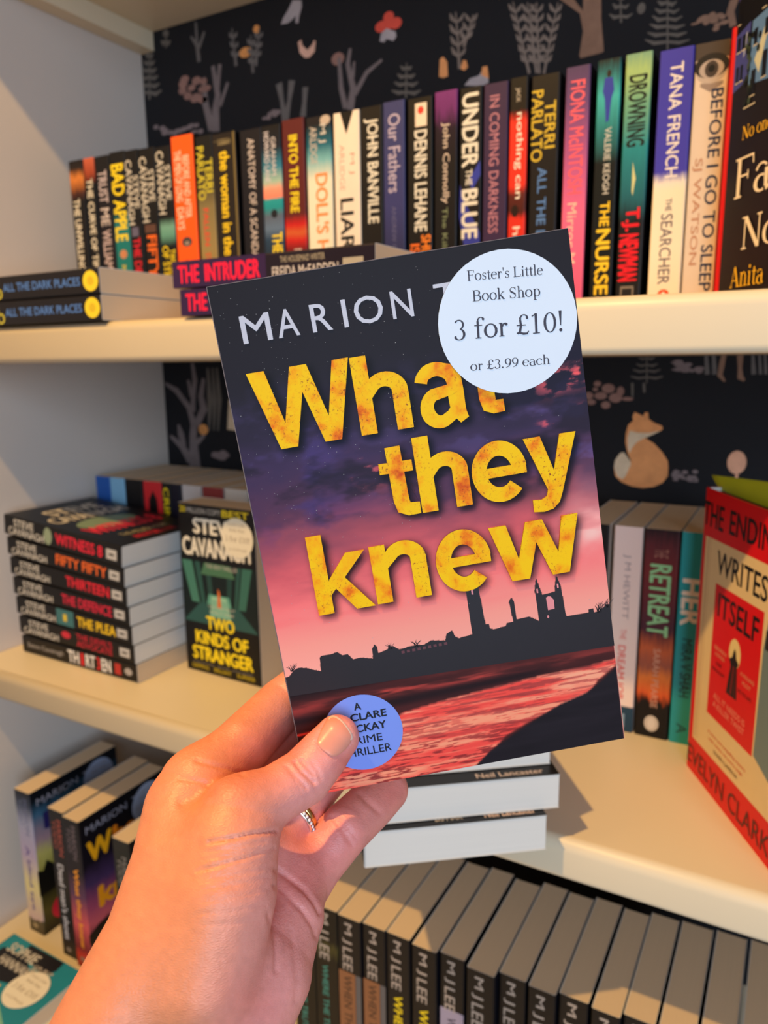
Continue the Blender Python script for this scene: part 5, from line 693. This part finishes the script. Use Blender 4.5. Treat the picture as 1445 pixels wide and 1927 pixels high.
    b.inputs['Specular IOR Level'].default_value = .10
    for k in (m, mat((32, 23, 27), .5, 'print_silhouette', .1, 200), mat((236, 140, 140), .42, 'print_pink', .04, 80), mat((100, 52, 58), .42, 'print_maroon', .1, 80), mat((176, 172, 170), .8, 'dust', .1, 80), mat((120, 104, 100), .7, 'worn_paper_edge', .3, 300)): me.materials.append(k)
    me.polygons.foreach_set('material_index', [0]*len(F)+em); me.update()
    return link(bpy.data.objects.new('front_cover', me), held)
paint()
def gold():
    m = bpy.data.materials.new('weathered_yellow'); m.use_nodes = True; nt = m.node_tree; b = nt.nodes['Principled BSDF']
    tc = nt.nodes.new('ShaderNodeTexCoord')
    def nz(sc, det, rough=.6):
        n = nt.nodes.new('ShaderNodeTexNoise'); n.inputs['Scale'].default_value = sc; n.inputs['Detail'].default_value = det; n.inputs['Roughness'].default_value = rough
        nt.links.new(tc.outputs['Object'], n.inputs['Vector']); return n
    def ramp(n, st):
        r = nt.nodes.new('ShaderNodeValToRGB'); nt.links.new(n.outputs['Fac'], r.inputs[0])
        while len(r.color_ramp.elements) < len(st): r.color_ramp.elements.new(.5)
        for e, (p, c) in zip(r.color_ramp.elements, st): e.position = p; e.color = (*lin(c), 1)
        return r
    r1 = ramp(nz(95, 5), [(.44, (255, 198, 0)), (.55, (255, 178, 0)), (.64, (246, 128, 6)), (.74, (206, 62, 14))])
    r2 = ramp(nz(900, 4, .7), [(.57, (0, 0, 0)), (.66, (255, 255, 255))]); r3 = ramp(nz(60, 3), [(.42, (40, 40, 40)), (.6, (255, 255, 255))])
    mu = nt.nodes.new('ShaderNodeMath'); mu.operation = 'MULTIPLY'; nt.links.new(r2.outputs[0], mu.inputs[0]); nt.links.new(r3.outputs[0], mu.inputs[1])
    mx = nt.nodes.new('ShaderNodeMix'); mx.data_type = 'RGBA'; nt.links.new(mu.outputs[0], mx.inputs[0]); nt.links.new(r1.outputs[0], mx.inputs[6]); mx.inputs[7].default_value = (*lin((150, 70, 30)), 1)
    nt.links.new(mx.outputs[2], b.inputs['Base Color']); b.inputs['Roughness'].default_value = .55; b.inputs['Specular IOR Level'].default_value = .15
    return m
GOLD = gold()
tb = MB(); e_ = HT/2+.00028
for i, (v, f) in enumerate(TITLE):
    tb.add([(e_+i*.00002, a/1000, c/1000) for a, c in v], f, GOLD)
    if len(f) and len(v) < 20 and len(v) > 3:
        n = len(v); tb.add([(e_, a/1000, c/1000) for a, c in v]+[(e_-.0002, a/1000, c/1000) for a, c in v], [[j, (j+1) % n, n+(j+1) % n, n+j] for j in range(n)], GOLD)
tb.build('title_lettering', held)
silver = mat((196, 190, 196), .35, 'silver_print', .04, 80)
ab = MB()
for ch, u0, u1 in (('M', 9.1, 19.6), ('A', 21.7, 29.4), ('R', 34.0, 41.2), ('I', 45.3, 46.9), ('O', 49.4, 59.8), ('N', 62.9, 70.5), ('T', 78.5, 87), ('O', 88.5, 97.5), ('D', 100, 108), ('D', 110, 118)):
    v, f, asp = text2d(ch, .006); ab.add([(HT/2+.0002+.00001*c, (u0+(u1-u0)*a)/1000, (176.7+9.6*b)/1000) for a, b, c in v], f, silver)
ab.build('author_lettering', held)
price_sticker(held, 103.3, 169.2, 25.2, HT, .129, .198, e=.0009, rot=math.radians(-4.4), big=True, rgb=(226, 232, 240))
rl = MB(); blue = mat((126, 150, 232), .4, 'blue_print', .03, 60); blk = mat((26, 26, 34), .4, 'black_print', .03, 60)
rl.add([(HT/2+.0002, a/1000, b/1000) for a, b in arc(25.8, 22.8, 15.7, 15.9, 0, 354, 60)], [list(range(60))], blue)
for txt, u0, u1, v0, v1, bo in (('A', 24.0, 26.9, 32.5, 35.6, .035), ('CLARE', 21.8, 36.3, 28.0, 31.2, .035), ('MACKAY', 16.6, 35.4, 23.1, 26.4, .035), ('CRIME', 18.6, 33.0, 18.2, 21.4, .01), ('THRILLER', 15.6, 35.9, 13.2, 16.5, .01)):
    v, f, asp = text2d(txt, bo); rl.add([(HT/2+.00026+.00001*c, (u0+(u1-u0)*a)/1000, (v0+(v1-v0)*b)/1000) for a, b, c in v], f, blk)
rl.build('series_roundel', held)

# ------------------------------------------------------------------ the hand
def cp(x, y, d): return np.array([(x-IMW/2)/FPX*d, -(y-IMH/2)/FPX*d, d])      # a joint centre given along the line of sight, at distance d
def chain(pts): return [(cp(x, y, d), r*d/FPX) for x, y, d, r in pts]
LCH = chain([(70, 2230, .235, 112), (205, 1950, .247, 106), (300, 1765, .257, 97), (345, 1630, .269, 93), (356, 1525, .283, 80), (374, 1480, .287, 66)])
RCH = chain([(290, 2230, .245, 112), (425, 1950, .262, 104), (488, 1830, .270, 96), (545, 1725, .285, 62), (560, 1668, .296, 49)])
TCH = chain([(385, 1830, .252, 100), (418, 1680, .256, 98), (436, 1590, .261, 84), (448, 1530, .2655, 60)])
MCH = chain([(400, 1600, .285, 70), (470, 1590, .295, 62), (535, 1640, .300, 52)])
FING = {'index': chain([(378, 1482, .288, 66), (455, 1402, .300, 54), (532, 1325, .3245, 49), (640, 1240, .332, 43), (700, 1185, .3225, 37)]),
        'middle': chain([(438, 1530, .298, 56), (520, 1405, .322, 50), (600, 1330, .340, 46), (690, 1285, .3285, 40)]),
        'ring': chain([(508, 1606, .303, 50), (550, 1541, .312, 44), (614, 1460, .338, 42), (680, 1390, .3315, 38)]),
        'pinky': chain([(572, 1655, .303, 50), (650, 1560, .312, 48), (700, 1512, .328, 45), (727, 1486, .3365, 41)])}
THUMB = chain([(448, 1530, .2655, 60), (520, 1494, .274, 54), (572, 1462, .2815, 53), (608, 1420, .2855, 48), (634, 1388, .2885, 42)])
def sd_chain(P, ch, k=0.):
    D = None
    for (a, ra), (b, rb) in zip(ch[:-1], ch[1:]):
        ba = b-a; pa = P-a; h = np.clip((pa@ba)/(ba@ba), 0, 1)
        d = np.sqrt(((pa-h[..., None]*ba)**2).sum(-1))-(ra+(rb-ra)*h)
        D = d if D is None else np.minimum(D, d)
    return D
def smin(a, b, k): h = np.clip(k-np.abs(a-b), 0, None)/k; return np.minimum(a, b)-h*h*k*.25
def hand_sdf(P):
    L, R, T, Mm = [sd_chain(P, c) for c in (LCH, RCH, TCH, MCH)]
    palm = smin(smin(L, T, .010), smin(R, Mm, .012), .010)
    D = None
    for nme, ch in FING.items():
        d = smin(palm, sd_chain(P, ch), .007 if nme != 'index' else .009)
        D = d if D is None else smin(D, d, .0012)
    d = smin(smin(L, T, .010), sd_chain(P, THUMB), .008)
    return smin(D, d, .002)
def surface_nets(D, org, s):
    sg = D < 0; nx, ny, nz = D.shape
    cnt = sum(sg[i:nx-1+i, j:ny-1+j, k:nz-1+k].astype(np.int8) for i in (0, 1) for j in (0, 1) for k in (0, 1))
    ii, jj, kk = np.nonzero((cnt > 0) & (cnt < 8)); idm = -np.ones((nx-1, ny-1, nz-1), np.int32); idm[ii, jj, kk] = np.arange(len(ii))
    acc = np.zeros((len(ii), 3)); n = np.zeros(len(ii))
    cor = [(i, j, k) for i in (0, 1) for j in (0, 1) for k in (0, 1)]
    for a in cor:
        for ax in range(3):
            if a[ax]: continue
            b = list(a); b[ax] = 1
            da = D[ii+a[0], jj+a[1], kk+a[2]]; db = D[ii+b[0], jj+b[1], kk+b[2]]
            x = (da < 0) != (db < 0); t = np.where(x, da/np.where(x, da-db, 1), 0)
            p = np.array(a, float)[None].repeat(len(ii), 0); p[:, ax] += t
            acc[x] += p[x]; n[x] += 1
    V = (np.stack([ii, jj, kk], 1)+acc/n[:, None])*s+org
    F = []
    for ax in range(3):
        u, v = (ax+1) % 3, (ax+2) % 3
        sl0 = [slice(1, -1)]*3; sl0[ax] = slice(0, -1); sl1 = list(sl0); sl1[ax] = slice(1, None)
        A, B = sg[tuple(sl0)], sg[tuple(sl1)]
        e = np.argwhere(A != B); 
        o = np.zeros(3, int); o[u] = 1; o[v] = 1; e = e+o
        def at(du, dv): q = e.copy(); q[:, u] -= du; q[:, v] -= dv; return idm[q[:, 0], q[:, 1], q[:, 2]]
        q = np.stack([at(1, 1), at(0, 1), at(0, 0), at(1, 0)], 1)
        flip = ~A[tuple((e-o).T)]; q[flip] = q[flip][:, ::-1]
        F.append(q)
    return V, np.concatenate(F)
def camx(V): return V[:, :1]*AR+V[:, 1:2]*AU+V[:, 2:3]*AF+np.array([0, 0, CZ])
def seg_dist(px, pts):
    best = np.full(len(px), 1e9)
    for a, b in zip(pts[:-1], pts[1:]):
        a, b = np.array(a, float), np.array(b, float); ba = b-a; pa = px-a
        h = np.clip((pa@ba)/(ba@ba), 0, 1); best = np.minimum(best, np.linalg.norm(pa-h[:, None]*ba, axis=1))
    return best
NAIL = [(626, 1346), (640, 1352), (653, 1366), (664, 1385), (659, 1398), (646, 1414), (628, 1424), (613, 1417), (600, 1405), (597, 1394), (606, 1370), (616, 1353)]
def build_hand():
    s = .0008; lo = np.array([-.140, -.285, .205]); hi = np.array([.024, -.035, .365])
    n3 = (np.ceil((hi-lo)/(3*s))).astype(int)
    cg = np.stack(np.meshgrid(*[lo[a]+(np.arange(n3[a])*3+1)*s for a in range(3)], indexing='ij'), -1)
    Dc = hand_sdf(cg.reshape(-1, 3)).reshape(n3)
    D = np.repeat(np.repeat(np.repeat(Dc, 3, 0), 3, 1), 3, 2).astype(np.float64)
    near = np.argwhere(np.abs(D) < 4.2*s)
    D[tuple(near.T)] = hand_sdf(lo+near*s)
    V, F = surface_nets(D, lo, s)
    e = 2e-4; g = np.stack([hand_sdf(V+np.eye(3)[a]*e)-hand_sdf(V-np.eye(3)[a]*e) for a in range(3)], 1); N = g/(np.linalg.norm(g, axis=1)[:, None]+1e-12)
    V = V-N*np.clip(hand_sdf(V), -s, s)[:, None]
    px = np.stack([V[:, 0]/V[:, 2]*FPX+IMW/2, -V[:, 1]/V[:, 2]*FPX+IMH/2], 1); face = np.clip(-(N*V).sum(1)/np.linalg.norm(V, axis=1), 0, 1)
    dsp = np.zeros(len(V))
    def crease(pts, w, dep, zmin=0., zmax=1.):
        nonlocal dsp; d = seg_dist(px, pts); ok = (V[:, 2] > zmin) & (V[:, 2] < zmax)
        dsp -= dep*np.exp(-(d/w)**2)*SS(0, .35, face)*ok-dep*.10*np.exp(-((d-2.4*w)/(1.3*w))**2)*SS(0, .35, face)*ok
    c1 = lambda pts: [(230+x/3.705, 1380+y/3.705) for x, y in pts]
    crease(c1([(600, 760), (800, 725), (900, 700), (1075, 680)]), 3.2, .0010, 0, .29); crease(c1([(520, 960), (680, 920), (860, 865), (1060, 800)]), 3.0, .0007, 0, .29)
    for k, (a, b) in enumerate((((560, 830), (1000, 750)), ((620, 1010), (1040, 930)), ((560, 1090), (1030, 1000)), ((540, 1180), (1020, 1090)), ((500, 1260), (1000, 1200)), ((520, 1340), (980, 1300)), ((560, 880), (960, 800)))):
        m_ = ((a[0]+b[0])/2, (a[1]+b[1])/2+12); crease(c1([a, m_, b]), 2.4, .00022, 0, .29)
    crease(c1([(520, 190), (640, 225), (750, 250), (840, 285)]), 4, .0006, 0, .32); crease(c1([(400, 320), (520, 335), (640, 365)]), 4, .00035, 0, .31); crease(c1([(420, 480), (520, 440), (600, 390)]), 11, .0008, 0, .30)
    c2 = lambda pts: [(520+x/6.02, 1320+y/6.02) for x, y in pts]
    for pts, w_, dp in (([(215, 690), (290, 790), (370, 860), (430, 920)], 4, .0009), ([(140, 740), (230, 850), (300, 930), (340, 980)], 3.4, .0006), ([(280, 670), (360, 760), (420, 830)], 3.2, .0006), ([(90, 720), (180, 840), (260, 960), (290, 1030)], 3.2, .00025), ([(400, 700), (470, 790), (500, 880)], 4, .0003)): crease(c2(pts), w_, dp, 0, .30)
    c3 = lambda pts: [(440+x/5.25, 1560+y/5.25) for x, y in pts]
    crease(c3([(415, 405), (560, 500), (700, 610), (800, 730), (850, 830)]), 4.5, .0009); crease(c3([(400, 560), (520, 650), (680, 810), (780, 960), (810, 1060)]), 4.5, .0006)
    crease(c3([(345, 850), (400, 1020), (420, 1200), (415, 1400)]), 5, .0006); crease(c3([(560, 1000), (600, 1200), (630, 1500), (610, 1700)]), 6, .0003)
    c4 = lambda pts: [(480+x/4.516, 1450+y/4.516) for x, y in pts]
    crease(c4([(660, 400), (740, 500), (820, 620)]), 5, .0006); crease(c4([(700, 390), (780, 480), (850, 570)]), 5, .0004); crease(c4([(890, 200), (960, 270), (1050, 350)]), 5, .0005)
    crease(NAIL+NAIL[:1], 3.2, .00045, 0, .30)
    V = V+N*dsp[:, None]
    # own colour of the skin: tanned back of the hand, pinker palm, redder finger pads and knuckles
    tan, pink, red = np.array(lin((224, 140, 98))), np.array(lin((236, 154, 144))), np.array(lin((216, 96, 86)))
    w = SS(380, 560, px[:, 0]+.2*(px[:, 1]-1600))[:, None]; col = tan*(1-w)+pink*w
    def spot(x, y, r, k): nonlocal col; q = (np.exp(-(((px-np.array([x, y]))/r)**2).sum(1))*k)[:, None]; col = col*(1-q)+red*q
    for a in ((655, 1440, 34, .55), (740, 1490, 40, .4), (640, 1580, 60, .35), (575, 1640, 50, .3), (470, 1420, 60, .35), (540, 1390, 46, .5), (560, 1570, 30, .4), (640, 1340, 16, .4), (480, 1890, 60, .3), (420, 1480, 50, .2)): spot(*a)
    mo = fbm(px[:, 0]/14, px[:, 1]/14, 7)[:, None]; col = col*(.90+.2*mo)
    me = bpy.data.meshes.new('arm_and_hand'); me.from_pydata([tuple(p) for p in camx(V)], [], F.tolist())
    at = me.color_attributes.new('skin', 'FLOAT_COLOR', 'POINT'); c4_ = np.ones((len(V), 4), np.float32); c4_[:, :3] = np.clip(col, 0, 1); at.data.foreach_set('color', c4_.ravel())
    me.polygons.foreach_set('use_smooth', [True]*len(F)); me.update()
    m = bpy.data.materials.new('skin'); m.use_nodes = True; nt = m.node_tree; b = nt.nodes['Principled BSDF']
    a_ = nt.nodes.new('ShaderNodeAttribute'); a_.attribute_name = 'skin'; nt.links.new(a_.outputs['Color'], b.inputs['Base Color'])
    b.inputs['Roughness'].default_value = .46; b.inputs['Subsurface Weight'].default_value = .22; b.inputs['Subsurface Radius'].default_value = (.006, .0022, .0012); b.inputs['Subsurface Scale'].default_value = .7
    tc = nt.nodes.new('ShaderNodeTexCoord'); mp = nt.nodes.new('ShaderNodeMapping'); mp.inputs['Scale'].default_value = (1, 1, 2.2); nt.links.new(tc.outputs['Object'], mp.inputs[0])
    vo = nt.nodes.new('ShaderNodeTexVoronoi'); vo.feature = 'DISTANCE_TO_EDGE'; vo.inputs['Scale'].default_value = 620; nt.links.new(mp.outputs[0], vo.inputs['Vector'])
    nz = nt.nodes.new('ShaderNodeTexNoise'); nz.inputs['Scale'].default_value = 330; nz.inputs['Detail'].default_value = 4; nt.links.new(tc.outputs['Object'], nz.inputs['Vector'])
    ad = nt.nodes.new('ShaderNodeMath'); ad.operation = 'MULTIPLY_ADD'; ad.inputs[1].default_value = .6; nt.links.new(vo.outputs['Distance'], ad.inputs[0]); nt.links.new(nz.outputs['Fac'], ad.inputs[2])
    bu = nt.nodes.new('ShaderNodeBump'); bu.inputs['Strength'].default_value = .28; bu.inputs['Distance'].default_value = .0009; nt.links.new(ad.outputs[0], bu.inputs['Height']); nt.links.new(bu.outputs[0], b.inputs['Normal'])
    me.materials.append(m)
    c0 = Vector(camx(cp(200, 1950, .247)[None])[0])
    root = empty('person', c0); tag(root, 'left hand and wrist holding up the sunset paperback, thumb on its lower corner', 'person')
    o = link(bpy.data.objects.new('arm_and_hand', me), root); o.matrix_parent_inverse = Matrix.Translation(-c0)
    # the thumb nail, laid on the surface of the thumb
    ctr = np.mean(NAIL, 0); K = 60
    ol = np.array(NAIL+NAIL[:1], float); t = np.linspace(0, len(NAIL), K, endpoint=False); i0 = t.astype(int); P0 = np.array(NAIL)
    def cr(i): return P0[i % len(P0)]
    f_ = (t-i0)[:, None]; p0, p1, p2, p3 = cr(i0-1), cr(i0), cr(i0+1), cr(i0+2)
    edge = .5*((2*p1)+(-p0+p2)*f_+(2*p0-5*p1+4*p2-p3)*f_**2+(-p0+3*p1-3*p2+p3)*f_**3)
    rings = [0.0, .2, .4, .6, .78, .9, .97, 1.0]; pts = np.concatenate([ctr+(edge-ctr)*r for r in rings]); lift = np.concatenate([np.full(K, l) for l in (.00065, .00065, .00062, .0006, .0005, .0004, .0003, -.0002)])
    dr = np.stack([(pts[:, 0]-IMW/2)/FPX, -(pts[:, 1]-IMH/2)/FPX, np.ones(len(pts))], 1); dep = np.full(len(pts), .255)
    for _ in range(60): dep += np.clip(hand_sdf(dr*dep[:, None]), -.002, .01)*.85
    Q = dr*(dep-lift)[:, None]
    q = MB(); nailm = mat((226, 148, 126), .28, 'nail', .05, 300); tipm = mat((244, 214, 196), .3, 'nail_edge', .03, 300)
    fs, ft = [], []
    for r in range(len(rings)-1):
        for k in range(K):
            ang = t[k]; tip = (r >= 5) and (0 <= ang < 3.6 or ang > 11.2)
            (ft if tip else fs).append([r*K+k, r*K+(k+1) % K, (r+1)*K+(k+1) % K, (r+1)*K+k])
    W = camx(Q); q.add(W, fs, nailm); q.add(W, ft, tipm)
    no_ = q.build('thumbnail', root, True); no_.matrix_parent_inverse = Matrix.Translation(-c0); no_['label'] = 'pale pink thumbnail'
    return root
build_hand()

def finger_ring():
    (a, ra), (b, rb), (c, rc) = FING['ring'][:3]
    ctr = b; ax = (c-a)/np.linalg.norm(c-a); rad = rb
    u = np.cross(ax, [0, 0, 1.]); u /= np.linalg.norm(u); v = np.cross(ax, u)
    c0 = Vector(camx(ctr[None])[0]); root = empty('finger_ring', c0)
    tag(root, 'pair of silver and gold bands with small stones on the ring finger', 'ring')
    def metal(name, rgb):
        m = mat(rgb, .22, name, .05, 400); m.node_tree.nodes['Principled BSDF'].inputs['Metallic'].default_value = 1.; return m
    def band(off, w, th, m, name):
        n, k = 64, 10; vv, ff = [], []
        for i in range(n):
            th_ = 2*PI*i/n; rd = math.cos(th_)*u+math.sin(th_)*v
            for j in range(k):
                p = 2*PI*j/k; vv.append(ctr+rd*(rad+.0004+th*math.cos(p))+ax*(off+w*math.sin(p)))
        for i in range(n):
            for j in range(k): ff.append([i*k+j, ((i+1) % n)*k+j, ((i+1) % n)*k+(j+1) % k, i*k+(j+1) % k])
        q = MB(); q.add(camx(np.array(vv)), ff, m); o = q.build(name, root, True); o.matrix_parent_inverse = Matrix.Translation(-c0); return o
    sv, gd = metal('white_gold', (226, 220, 214)), metal('yellow_gold', (226, 186, 120))
    band(-.0013, .0012, .0009, sv, 'band')['label'] = 'silver band set with stones'
    band(.0014, .0012, .0008, gd, 'band')['label'] = 'plain gold band'
    q = MB(); gl = mat((240, 238, 236), .08, 'stone', .05, 900)
    for i in range(40):
        th_ = 2*PI*i/40; rd = math.cos(th_)*u+math.sin(th_)*v; o_ = ctr+rd*(rad+.0015)-ax*.0013; tn = np.cross(ax, rd); r_ = .0008
        vs = [o_+rd*.0005]+[o_+r_*(math.cos(a)*ax+math.sin(a)*tn) for a in np.linspace(0, 2*PI, 7)[:-1]]
        q.add(camx(np.array(vs)), [[0, 1+j, 1+(j+1) % 6] for j in range(6)], gl)
    st = q.build('stones', root); st.matrix_parent_inverse = Matrix.Translation(-c0)
finger_ring()
